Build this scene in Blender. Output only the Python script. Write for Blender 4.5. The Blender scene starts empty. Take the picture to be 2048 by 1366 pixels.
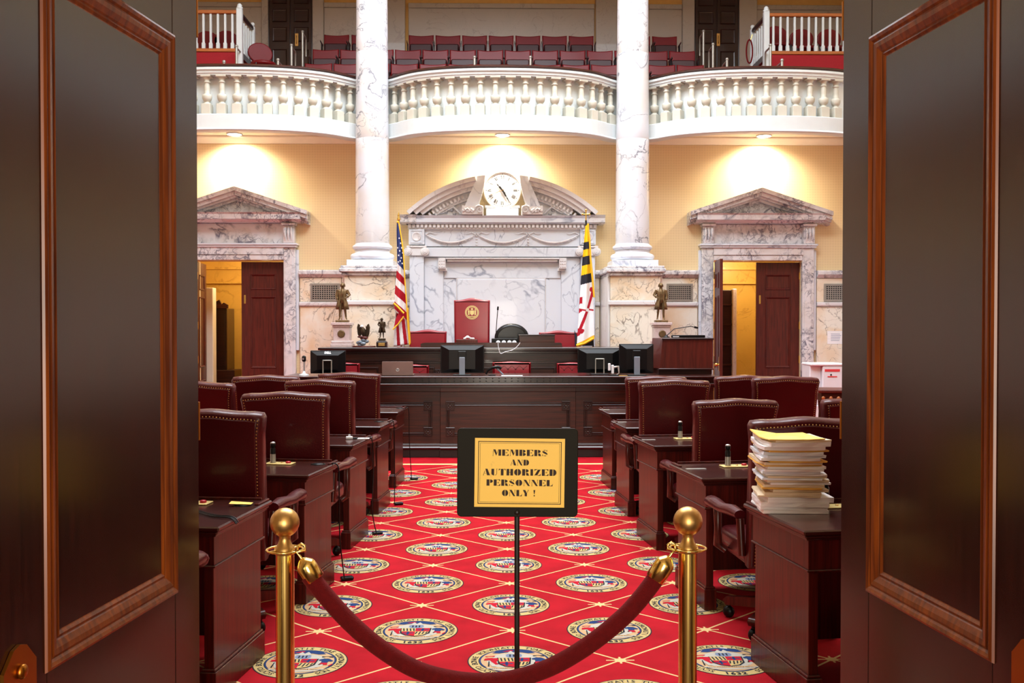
import bpy, math, random
from mathutils import Matrix, Vector, Euler
R = math.radians
PI = math.pi
sc = bpy.context.scene
col = sc.collection
rnd = random.Random(7)

# ---------------------------------------------------------------- camera
FPX = 1990.0
CAMZ = 1.6
YAW = math.atan(34 / FPX); PITCH = math.atan(32 / FPX)
cd = bpy.data.cameras.new('camera'); cam = bpy.data.objects.new('camera', cd); col.objects.link(cam)
cd.sensor_width = 36.0; cd.lens = FPX / 2048 * 36.0; cd.clip_start = 0.05; cd.clip_end = 100
cam.location = (0, 0, CAMZ); cam.rotation_euler = (R(90) - PITCH, 0, -YAW)
sc.camera = cam
CROT = Euler((R(90) - PITCH, 0, -YAW)).to_matrix()

def at(x, y, Y):
    """where the thing seen at pixel x, y stands when it is Y metres into the room"""
    d = CROT @ Vector(((x - 1024) / FPX, (683 - y) / FPX, -1))
    return Vector((0, 0, CAMZ)) + d * (Y / d.y)
def X(x, Y): return at(x, 651, Y).x
def Z(y, Y): return at(1000, y, Y).z

# ---------------------------------------------------------------- world, lights, exposure
w = bpy.data.worlds.new('world'); sc.world = w; w.use_nodes = True
w.node_tree.nodes['Background'].inputs[0].default_value = (0.75, 0.85, 1.0, 1)
w.node_tree.nodes['Background'].inputs[1].default_value = 0.6
sc.view_settings.view_transform = 'Standard'; sc.view_settings.look = 'None'
sc.view_settings.gamma = 1.0; sc.view_settings.use_curve_mapping = False
sc.view_settings.exposure = 0.1

def lamp(name, kind, loc, energy, color=(1, 1, 1), rot=(0, 0, 0), size=1.0, size_y=None, spot=None, blend=0.5, parent=None):
    d = bpy.data.lights.new(name, kind); d.energy = energy; d.color = color
    if kind == 'AREA':
        d.size = size
        if size_y: d.shape = 'RECTANGLE'; d.size_y = size_y
    else:
        d.shadow_soft_size = size
    if kind == 'SPOT': d.spot_size = spot; d.spot_blend = blend
    o = bpy.data.objects.new(name, d); col.objects.link(o); o.location = loc; o.rotation_euler = rot
    if parent: o.parent = parent
    return o

# daylight through the laylight in the chamber ceiling (only the chamber has one), an added hall light, vestibule lamps
lamp('laylight_daylight', 'AREA', (0.1, 10.2, 9.8), 1700, (0.88, 0.94, 1.0), (0, 0, 0), 7.5, 7.5)
lamp('hall_added_light', 'AREA', (0.1, -2.9, 1.35), 210, (1.0, 0.92, 0.78), (R(90), 0, 0), 1.3, 2.2)  # area light added behind the camera to brighten sign and brass; no door there
lamp('vestibule_lamp', 'POINT', (-3.9, 17.1, 2.75), 45, (1.0, 0.84, 0.52), size=0.15)
lamp('vestibule_lamp', 'POINT', (4.3, 17.1, 2.75), 45, (1.0, 0.84, 0.52), size=0.15)

# ---------------------------------------------------------------- materials
def newmat(name):
    m = bpy.data.materials.new(name); m.use_nodes = True
    return m, m.node_tree.nodes, m.node_tree.links, m.node_tree.nodes['Principled BSDF']
def setp(b, **k):
    for n, v in k.items():
        b.inputs[n].default_value = v
def col4(c): return (c[0], c[1], c[2], 1)
def s2l(r, g, b):
    f = lambda c: (c / 255 / 12.92) if c / 255 <= 0.04045 else ((c / 255 + 0.055) / 1.055) ** 2.4
    return (f(r), f(g), f(b))
def plain(name, rgb, rough=0.5, metal=0.0, coat=0.0, spec=0.5, vary=0.06, scale=8.0, bump=0.0, bscale=60.0, emit=0.0):
    m, N, L, b = newmat(name)
    c = s2l(*rgb)
    tc = N.new('ShaderNodeTexCoord'); no = N.new('ShaderNodeTexNoise'); no.inputs['Scale'].default_value = scale
    no.inputs['Detail'].default_value = 3
    L.new(tc.outputs['Object'], no.inputs['Vector'])
    mr = N.new('ShaderNodeMapRange'); mr.inputs['From Min'].default_value = 0.3; mr.inputs['From Max'].default_value = 0.7
    mr.inputs['To Min'].default_value = 1 - vary; mr.inputs['To Max'].default_value = 1 + vary
    L.new(no.outputs['Fac'], mr.inputs['Value'])
    hs = N.new('ShaderNodeHueSaturation'); hs.inputs['Color'].default_value = col4(c)
    L.new(mr.outputs['Result'], hs.inputs['Value']); L.new(hs.outputs['Color'], b.inputs['Base Color'])
    setp(b, Roughness=rough, Metallic=metal)
    b.inputs['Coat Weight'].default_value = coat; b.inputs['Coat Roughness'].default_value = 0.12
    b.inputs['Specular IOR Level'].default_value = spec
    if bump:
        n2 = N.new('ShaderNodeTexNoise'); n2.inputs['Scale'].default_value = bscale; n2.inputs['Detail'].default_value = 2
        L.new(tc.outputs['Object'], n2.inputs['Vector'])
        bp = N.new('ShaderNodeBump'); bp.inputs['Strength'].default_value = bump; bp.inputs['Distance'].default_value = 0.01
        L.new(n2.outputs['Fac'], bp.inputs['Height']); L.new(bp.outputs['Normal'], b.inputs['Normal'])
    if emit:
        b.inputs['Emission Color'].default_value = col4(c); b.inputs['Emission Strength'].default_value = emit
    return m
def wood(name, c1, c2, rough=0.3, coat=0.4, axis='Z', scale=6.0, stretch=14.0, coatr=0.1, spec=0.35):
    m, N, L, b = newmat(name)
    tc = N.new('ShaderNodeTexCoord'); mp = N.new('ShaderNodeMapping')
    s = [scale * stretch] * 3; s['XYZ'.index(axis)] = scale
    mp.inputs['Scale'].default_value = s
    L.new(tc.outputs['Object'], mp.inputs['Vector'])
    no = N.new('ShaderNodeTexNoise'); no.inputs['Scale'].default_value = 1.0; no.inputs['Detail'].default_value = 6
    no.inputs['Distortion'].default_value = 0.6
    L.new(mp.outputs['Vector'], no.inputs['Vector'])
    cr = N.new('ShaderNodeValToRGB'); cr.color_ramp.elements[0].position = 0.35; cr.color_ramp.elements[1].position = 0.68
    cr.color_ramp.elements[0].color = col4(s2l(*c1)); cr.color_ramp.elements[1].color = col4(s2l(*c2))
    L.new(no.outputs['Fac'], cr.inputs['Fac']); L.new(cr.outputs['Color'], b.inputs['Base Color'])
    setp(b, Roughness=rough); b.inputs['Coat Weight'].default_value = coat; b.inputs['Coat Roughness'].default_value = coatr
    b.inputs['Specular IOR Level'].default_value = spec
    return m
def marble(name, base, vein, tint, scale=1.2, width=0.025, amount=0.8, tintamt=0.5, rough=0.22, thresh=0.5, seed=0.0, warp=1.0, blotch=False):
    m, N, L, b = newmat(name)
    tc = N.new('ShaderNodeTexCoord'); oi = N.new('ShaderNodeObjectInfo')
    ml = N.new('ShaderNodeMath'); ml.operation = 'MULTIPLY'; ml.inputs[1].default_value = 37.0
    L.new(oi.outputs['Random'], ml.inputs[0])
    ad = N.new('ShaderNodeMath'); ad.operation = 'ADD'; ad.inputs[1].default_value = seed; L.new(ml.outputs[0], ad.inputs[0])
    def noise(sc_, det, dist=0.0, off=0.0):
        n = N.new('ShaderNodeTexNoise'); n.noise_dimensions = '4D'
        n.inputs['Scale'].default_value = sc_; n.inputs['Detail'].default_value = det; n.inputs['Distortion'].default_value = dist
        a = N.new('ShaderNodeMath'); a.operation = 'ADD'; a.inputs[1].default_value = off; L.new(ad.outputs[0], a.inputs[0])
        L.new(a.outputs[0], n.inputs['W']); L.new(tc.outputs['Object'], n.inputs['Vector'])
        return n
    def veins(n, wd):
        s = N.new('ShaderNodeMath'); s.operation = 'SUBTRACT'; s.inputs[1].default_value = 0.5; L.new(n.outputs['Fac'], s.inputs[0])
        a = N.new('ShaderNodeMath'); a.operation = 'ABSOLUTE'; L.new(s.outputs[0], a.inputs[0])
        r = N.new('ShaderNodeMapRange'); r.inputs['From Min'].default_value = 0.0; r.inputs['From Max'].default_value = wd
        r.inputs['To Min'].default_value = 1.0; r.inputs['To Max'].default_value = 0.0
        L.new(a.outputs[0], r.inputs['Value']); return r
    v1 = veins(noise(scale, 5, warp, 0), width)
    v2 = veins(noise(scale * 2.3, 4, warp * 1.3, 11), width * 0.9)
    msk = N.new('ShaderNodeMapRange'); nm = noise(scale * 0.9, 2, 0.3, 5)
    msk.inputs['From Min'].default_value = thresh - 0.06; msk.inputs['From Max'].default_value = thresh + 0.1
    L.new(nm.outputs['Fac'], msk.inputs['Value'])
    m2 = N.new('ShaderNodeMath'); m2.operation = 'MULTIPLY'; L.new(v2.outputs[0], m2.inputs[0]); L.new(msk.outputs[0], m2.inputs[1])
    if blotch:
        nb = noise(scale * 4, 6, 1.5, 21); mb_ = N.new('ShaderNodeMapRange'); mb_.inputs['From Min'].default_value = 0.5; mb_.inputs['From Max'].default_value = 0.68
        L.new(nb.outputs['Fac'], mb_.inputs['Value'])
        m4 = N.new('ShaderNodeMath'); m4.operation = 'MULTIPLY'; L.new(mb_.outputs[0], m4.inputs[0]); L.new(msk.outputs[0], m4.inputs[1])
        m5 = N.new('ShaderNodeMath'); m5.operation = 'MAXIMUM'; L.new(m2.outputs[0], m5.inputs[0]); L.new(m4.outputs[0], m5.inputs[1])
        m2 = m5
    nk = noise(scale * 1.7, 2, 0, 31)
    mk = N.new('ShaderNodeMapRange'); mk.inputs['From Min'].default_value = 0.42; mk.inputs['From Max'].default_value = 0.6
    L.new(nk.outputs['Fac'], mk.inputs['Value'])
    m3 = N.new('ShaderNodeMath'); m3.operation = 'MULTIPLY'; L.new(v1.outputs[0], m3.inputs[0]); L.new(mk.outputs[0], m3.inputs[1])
    mx = N.new('ShaderNodeMath'); mx.operation = 'MAXIMUM'; L.new(m3.outputs[0], mx.inputs[0]); L.new(m2.outputs[0], mx.inputs[1])
    am = N.new('ShaderNodeMath'); am.operation = 'MULTIPLY'; am.inputs[1].default_value = amount; L.new(mx.outputs[0], am.inputs[0])
    nt = noise(scale * 1.4, 4, 0.8, 17)
    rt = N.new('ShaderNodeMapRange'); rt.inputs['From Min'].default_value = 0.42; rt.inputs['From Max'].default_value = 0.7
    rt.inputs['To Max'].default_value = tintamt
    L.new(nt.outputs['Fac'], rt.inputs['Value'])
    a1 = N.new('ShaderNodeMixRGB'); a1.inputs[1].default_value = col4(s2l(*base)); a1.inputs[2].default_value = col4(s2l(*tint))
    L.new(rt.outputs[0], a1.inputs[0])
    a2 = N.new('ShaderNodeMixRGB'); L.new(am.outputs[0], a2.inputs[0]); L.new(a1.outputs[0], a2.inputs[1]); a2.inputs[2].default_value = col4(s2l(*vein))
    L.new(a2.outputs[0], b.inputs['Base Color'])
    setp(b, Roughness=rough); b.inputs['Coat Weight'].default_value = 0.15
    return m

M = {}
M['door'] = wood('door_mahogany', (30, 11, 8), (48, 19, 13), rough=0.22, coat=0.0, coatr=0.14, scale=3.0, stretch=26, spec=0.5)
M['door_mould'] = wood('door_moulding_warm_lit', (80, 32, 9), (130, 62, 15), rough=0.36, coat=0.1, coatr=0.2, scale=3.0, stretch=20)  # orange of the warm hall light is put into this wood colour
M['desk'] = wood('desk_mahogany', (48, 11, 6), (86, 23, 14), rough=0.32, coat=0.12, coatr=0.12, scale=3, stretch=22)
M['desk_top'] = wood('desk_top_mahogany', (46, 17, 13), (66, 26, 20), rough=0.28, coat=0.5, coatr=0.1, axis='X', scale=2.5, stretch=18)
M['rostrum'] = wood('rostrum_walnut', (38, 13, 8), (68, 27, 15), rough=0.36, coat=0.15, coatr=0.18, axis='X', scale=2, stretch=18)
M['rostrum_dark'] = wood('rostrum_dark', (30, 14, 12), (48, 22, 18), rough=0.3, coat=0.5, axis='X', scale=2, stretch=18)
M['back_door'] = wood('back_door_mahogany', (66, 20, 15), (92, 32, 22), rough=0.4, coat=0.15, scale=3, stretch=16)
M['oak'] = wood('oak_rail', (150, 84, 40), (186, 108, 56), rough=0.4, coat=0.3, axis='X', scale=3, stretch=14)
M['black_base'] = plain('black_base', (16, 14, 14), 0.5)
M['leather'] = plain('oxblood_leather', (72, 7, 13), 0.36, coat=0.22, spec=0.3, vary=0.12, scale=5, bump=0.12, bscale=90)
M['red_leather'] = plain('bright_red_leather', (140, 17, 34), 0.4, coat=0.2, vary=0.06, bump=0.08, bscale=90)
M['gal_leather'] = plain('gallery_red_vinyl', (104, 9, 17), 0.42, spec=0.3, coat=0.05, vary=0.06)
M['gal_dark'] = plain('gallery_seat_shell', (52, 14, 18), 0.45)
M['black_leather'] = plain('black_leather', (14, 14, 16), 0.35, spec=0.3, coat=0.1)
M['white_paint'] = plain('white_paint', (208, 214, 214), 0.45, vary=0.02)
M['white_panel'] = plain('white_panel', (236, 242, 242), 0.5, vary=0.02)
M['cream_paint'] = plain('cream_paint', (238, 226, 204), 0.55, vary=0.02)
M['baluster'] = plain('baluster_cream', (196, 193, 178), 0.5, vary=0.03)
M['brass'] = plain('polished_brass', (238, 206, 118), 0.2, metal=1.0, vary=0.05, scale=14)
M['satin_brass'] = plain('satin_brass', (200, 160, 96), 0.38, metal=1.0, vary=0.06)
M['old_brass'] = plain('old_brass', (170, 110, 40), 0.35, metal=1.0, vary=0.1)
M['nail'] = plain('brass_nail', (190, 150, 90), 0.35, metal=0.9)
M['nickel'] = plain('brushed_nickel', (168, 166, 158), 0.4, metal=0.6)
M['velvet'] = plain('red_velvet', (92, 7, 10), 0.9, spec=0.2, vary=0.14, scale=60, bump=0.3, bscale=300)
M['velvet'].node_tree.nodes['Principled BSDF'].inputs['Sheen Weight'].default_value = 0.2
M['velvet'].node_tree.nodes['Principled BSDF'].inputs['Sheen Tint'].default_value = (0.8, 0.1, 0.1, 1)
M['sign_frame'] = plain('sign_frame_dark', (24, 20, 9), 0.55, spec=0.12)
M['sign_pole'] = plain('sign_pole_black', (22, 18, 16), 0.4)
M['ink'] = plain('black_ink', (44, 24, 10), 0.7)
M['plastic'] = plain('black_plastic', (9, 9, 11), 0.35, spec=0.25)
M['plastic_grey'] = plain('grey_plastic', (120, 132, 146), 0.4)
M['dark_metal'] = plain('dark_metal', (52, 52, 54), 0.35, metal=0.7)
M['silver'] = plain('silver_metal', (200, 202, 206), 0.3, metal=0.8)
M['laptop'] = plain('laptop_taupe', (122, 98, 92), 0.4, metal=0.3)
M['white_plastic'] = plain('white_plastic', (225, 228, 234), 0.45, vary=0.02)
M['red_print'] = plain('red_print', (214, 60, 66), 0.6)
M['red_button'] = plain('red_button', (176, 24, 34), 0.4)
M['plate_cream'] = plain('cream_plate', (222, 200, 130), 0.45)
M['bronze'] = plain('bronze', (112, 90, 60), 0.42, metal=0.5, vary=0.25, scale=25)
M['dark_bronze'] = plain('dark_bronze', (70, 58, 44), 0.4, metal=0.7, vary=0.25, scale=30)
M['paper_white'] = None
M['wall_gold'] = None
M['gold_wall_dark'] = plain('gallery_gold_wall', (206, 160, 88), 0.7)
M['red_carpet_plain'] = plain('red_carpet_riser', (150, 20, 30), 0.9, vary=0.08, scale=40)
M['hall_wall'] = plain('hall_wall_plaster', (186, 160, 124), 0.8)
M['hall_floor'] = plain('hall_floor_carpet', (70, 16, 16), 0.9)
M['amber'] = marble('amber_marble', (224, 178, 84), (170, 118, 40), (206, 156, 66), 1.0, 0.02, 0.5, 0.5, 0.4)
M['pink_marble'] = marble('pink_marble', (206, 186, 184), (150, 120, 120), (190, 165, 165), 6, 0.03, 0.4, 0.5, 0.35)
M['col_marble'] = marble('column_marble', (210, 212, 219), (80, 86, 102), (208, 192, 162), 1.15, 0.012, 0.85, 0.45, 0.2, 0.5, 3.0, 0.9)
M['portal_marble'] = marble('portal_marble', (216, 221, 230), (96, 108, 138), (214, 220, 236), 0.75, 0.013, 0.7, 0.35, 0.25, 0.52, 9.0, 0.8)
M['moulded_marble'] = marble('moulded_marble', (222, 220, 222), (140, 126, 126), (206, 196, 196), 1.6, 0.012, 0.5, 0.5, 0.3, 0.54, 5.0)
M['case_marble'] = marble('doorcase_marble', (222, 222, 226), (66, 64, 92), (204, 192, 182), 2.0, 0.034, 0.85, 0.55, 0.25, 0.46, 2.0, 1.2, True)
M['wains_marble'] = marble('wainscot_marble', (234, 228, 214), (86, 72, 62), (224, 186, 134), 1.5, 0.013, 0.8, 0.75, 0.2, 0.5, 13.0, 1.1)
M['gal_marble'] = marble('gallery_marble', (174, 166, 157), (130, 118, 110), (182, 170, 158), 1.6, 0.012, 0.5, 0.6, 0.35, 0.5, 21.0)

def gold_fabric():
    m, N, L, b = newmat('damask_wall_fabric')
    tc = N.new('ShaderNodeTexCoord')
    mp = N.new('ShaderNodeMapping'); mp.inputs['Scale'].default_value = (24, 24, 24); L.new(tc.outputs['Object'], mp.inputs['Vector'])
    vo = N.new('ShaderNodeTexVoronoi'); vo.inputs['Scale'].default_value = 1.0; vo.inputs['Randomness'].default_value = 0.0
    L.new(mp.outputs['Vector'], vo.inputs['Vector'])
    cr = N.new('ShaderNodeValToRGB'); cr.color_ramp.elements[0].position = 0.25; cr.color_ramp.elements[1].position = 0.45
    cr.color_ramp.elements[0].color = col4(s2l(226, 202, 158)); cr.color_ramp.elements[1].color = col4(s2l(232, 208, 162))
    L.new(vo.outputs['Distance'], cr.inputs['Fac']); L.new(cr.outputs['Color'], b.inputs['Base Color'])
    setp(b, Roughness=0.75); return m
M['wall_gold'] = gold_fabric()

def paper(name, rgb, dark):
    m, N, L, b = newmat(name)
    tc = N.new('ShaderNodeTexCoord'); mp = N.new('ShaderNodeMapping'); mp.inputs['Scale'].default_value = (2, 2, 700)
    L.new(tc.outputs['Object'], mp.inputs['Vector'])
    no = N.new('ShaderNodeTexNoise'); no.inputs['Scale'].default_value = 1; no.inputs['Detail'].default_value = 3
    L.new(mp.outputs['Vector'], no.inputs['Vector'])
    cr = N.new('ShaderNodeValToRGB'); cr.color_ramp.elements[0].position = 0.35; cr.color_ramp.elements[1].position = 0.6
    cr.color_ramp.elements[0].color = col4(s2l(*dark)); cr.color_ramp.elements[1].color = col4(s2l(*rgb))
    L.new(no.outputs['Fac'], cr.inputs['Fac']); L.new(cr.outputs['Color'], b.inputs['Base Color'])
    setp(b, Roughness=0.8); return m
M['paper_white'] = paper('paper_white', (250, 249, 250), (224, 217, 217))
M['paper_cream'] = paper('paper_cream', (236, 220, 190), (196, 168, 130))
M['paper_blue'] = paper('paper_bluish', (234, 240, 248), (204, 210, 220))
M['paper_manila'] = paper('paper_manila', (236, 186, 84), (200, 140, 60))
M['paper_yellow'] = paper('paper_yellow', (252, 220, 120), (240, 190, 70))

def sign_paper():
    m, N, L, b = newmat('sign_yellow_card')
    tc = N.new('ShaderNodeTexCoord'); no = N.new('ShaderNodeTexNoise'); no.inputs['Scale'].default_value = 34; no.inputs['Detail'].default_value = 8
    no.inputs['Roughness'].default_value = 0.7
    n2 = N.new('ShaderNodeTexNoise'); n2.inputs['Scale'].default_value = 9; n2.inputs['Detail'].default_value = 1
    L.new(tc.outputs['Object'], no.inputs['Vector']); L.new(tc.outputs['Object'], n2.inputs['Vector'])
    a = N.new('ShaderNodeMapRange'); a.inputs['From Min'].default_value = 0.56; a.inputs['From Max'].default_value = 0.66; L.new(no.outputs['Fac'], a.inputs['Value'])
    c = N.new('ShaderNodeMapRange'); c.inputs['From Min'].default_value = 0.55; c.inputs['From Max'].default_value = 0.68; L.new(n2.outputs['Fac'], c.inputs['Value'])
    mu = N.new('ShaderNodeMath'); mu.operation = 'MULTIPLY'; L.new(a.outputs[0], mu.inputs[0]); L.new(c.outputs[0], mu.inputs[1])
    m3 = N.new('ShaderNodeMath'); m3.operation = 'MULTIPLY'; m3.inputs[1].default_value = 0.55; L.new(mu.outputs[0], m3.inputs[0])
    mx = N.new('ShaderNodeMixRGB'); mx.inputs[1].default_value = col4(s2l(253, 206, 76)); mx.inputs[2].default_value = col4(s2l(130, 96, 40))
    L.new(m3.outputs[0], mx.inputs[0]); L.new(mx.outputs[0], b.inputs['Base Color']); setp(b, Roughness=0.5)
    return m
M['sign_card'] = sign_paper()

# carpet: red field with a woven diamond lattice (pitch 1.016 x 0.952 m)
CX, CY, CPX, CPY = 0.091, 4.72, 1.016, 0.952
def carpet():
    m, N, L, b = newmat('red_carpet_with_lattice')
    tc = N.new('ShaderNodeTexCoord'); sp = N.new('ShaderNodeSeparateXYZ')
    wob = N.new('ShaderNodeTexNoise'); wob.inputs['Scale'].default_value = 1.3; L.new(tc.outputs['Object'], wob.inputs['Vector'])
    wv = N.new('ShaderNodeVectorMath'); wv.operation = 'SCALE'; wv.inputs['Scale'].default_value = 0.025
    ws = N.new('ShaderNodeVectorMath'); ws.operation = 'SUBTRACT'; ws.inputs[1].default_value = (0.5, 0.5, 0.5)
    L.new(wob.outputs['Color'], ws.inputs[0]); L.new(ws.outputs[0], wv.inputs[0])
    wa = N.new('ShaderNodeVectorMath'); wa.operation = 'ADD'; L.new(tc.outputs['Object'], wa.inputs[0]); L.new(wv.outputs[0], wa.inputs[1])
    L.new(wa.outputs[0], sp.inputs[0])
    def mth(op, a, b_=None, c=None):
        n = N.new('ShaderNodeMath'); n.operation = op
        for i, v in enumerate((a, b_, c)):
            if v is None: continue
            if isinstance(v, (int, float)): n.inputs[i].default_value = v
            else: L.new(v, n.inputs[i])
        return n.outputs[0]
    u = mth('DIVIDE', mth('SUBTRACT', sp.outputs['X'], CX), CPX)
    v = mth('DIVIDE', mth('SUBTRACT', sp.outputs['Y'], CY), CPY)
    def tri(e):                     # distance (in cells) to the nearest x.5
        return mth('ABSOLUTE', mth('SUBTRACT', mth('FRACT', mth('ADD', e, 100.0)), 0.5))
    d1 = tri(mth('ADD', u, v)); d2 = tri(mth('SUBTRACT', u, v))
    line = mth('MINIMUM', d1, d2)
    # knots where two lines cross: round boss and a short ray left and right
    r2 = mth('SQRT', mth('ADD', mth('MULTIPLY', d1, d1), mth('MULTIPLY', d2, d2)))
    # lateral (u) and depth (v) distance from the crossing
    uu = mth('ABSOLUTE', mth('SUBTRACT', mth('FRACT', mth('ADD', mth('MULTIPLY', u, 2), 100.5)), 0.5))
    vv = mth('ABSOLUTE', mth('SUBTRACT', mth('FRACT', mth('ADD', mth('MULTIPLY', v, 2), 100.5)), 0.5))
    ray = mth('MULTIPLY', mth('LESS_THAN', r2, 0.095), mth('MAXIMUM', mth('LESS_THAN', vv, 0.012), mth('MULTIPLY', mth('LESS_THAN', uu, 0.010), mth('LESS_THAN', r2, 0.07))))
    k = mth('MAXIMUM', mth('MAXIMUM', mth('LESS_THAN', line, 0.0085), mth('LESS_THAN', r2, 0.04)), ray)
    inside = mth('LESS_THAN', sp.outputs['Y'], 11.42)
    k = mth('MULTIPLY', k, inside)
    band = mth('LESS_THAN', mth('ABSOLUTE', mth('SUBTRACT', sp.outputs['Y'], 11.47)), 0.05)
    k = mth('MAXIMUM', k, band)
    pile = N.new('ShaderNodeTexNoise'); pile.inputs['Scale'].default_value = 420; pile.inputs['Detail'].default_value = 2
    L.new(tc.outputs['Object'], pile.inputs['Vector'])
    big = N.new('ShaderNodeTexNoise'); big.inputs['Scale'].default_value = 5; big.inputs['Detail'].default_value = 5
    L.new(tc.outputs['Object'], big.inputs['Vector'])
    cr = N.new('ShaderNodeValToRGB'); cr.color_ramp.elements[0].position = 0.3; cr.color_ramp.elements[1].position = 0.7
    cr.color_ramp.elements[0].color = col4(s2l(156, 12, 26)); cr.color_ramp.elements[1].color = col4(s2l(182, 18, 34))
    L.new(big.outputs['Fac'], cr.inputs['Fac'])
    mx = N.new('ShaderNodeMixRGB'); L.new(k, mx.inputs[0]); L.new(cr.outputs['Color'], mx.inputs[1]); mx.inputs[2].default_value = col4(s2l(222, 190, 134))
    mr = N.new('ShaderNodeMapRange'); mr.inputs['To Min'].default_value = 0.8; mr.inputs['To Max'].default_value = 1.2; L.new(pile.outputs['Fac'], mr.inputs['Value'])
    hs = N.new('ShaderNodeHueSaturation'); L.new(mx.outputs[0], hs.inputs['Color']); L.new(mr.outputs[0], hs.inputs['Value'])
    L.new(hs.outputs['Color'], b.inputs['Base Color'])
    setp(b, Roughness=0.95); b.inputs['Specular IOR Level'].default_value = 0.15
    bp = N.new('ShaderNodeBump'); bp.inputs['Strength'].default_value = 0.3; bp.inputs['Distance'].default_value = 0.004
    L.new(pile.outputs['Fac'], bp.inputs['Height']); L.new(bp.outputs['Normal'], b.inputs['Normal'])
    return m
M['carpet'] = carpet()
for n, c in (('w_cream', (196, 172, 116)), ('w_blue', (40, 62, 108)), ('w_tan', (196, 162, 122)), ('w_white', (184, 180, 168)),
             ('w_red', (182, 28, 46)), ('w_dark', (40, 44, 52)), ('w_grey', (120, 134, 160))):
    M[n] = plain('wool_' + n[2:], c, 0.95, spec=0.1, vary=0.1, scale=300)
for n, c in (('f_red', (176, 26, 44)), ('f_white', (238, 236, 240)), ('f_blue', (58, 72, 130)), ('f_yellow', (246, 200, 30)),
             ('f_black', (44, 44, 54)), ('f_fringe', (238, 184, 50))):
    M[n] = plain('flag_' + n[2:], c, 0.7, spec=0.2, vary=0.04)
M['glow'] = plain('downlight_lens', (255, 244, 214), 0.5, emit=30.0)

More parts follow.
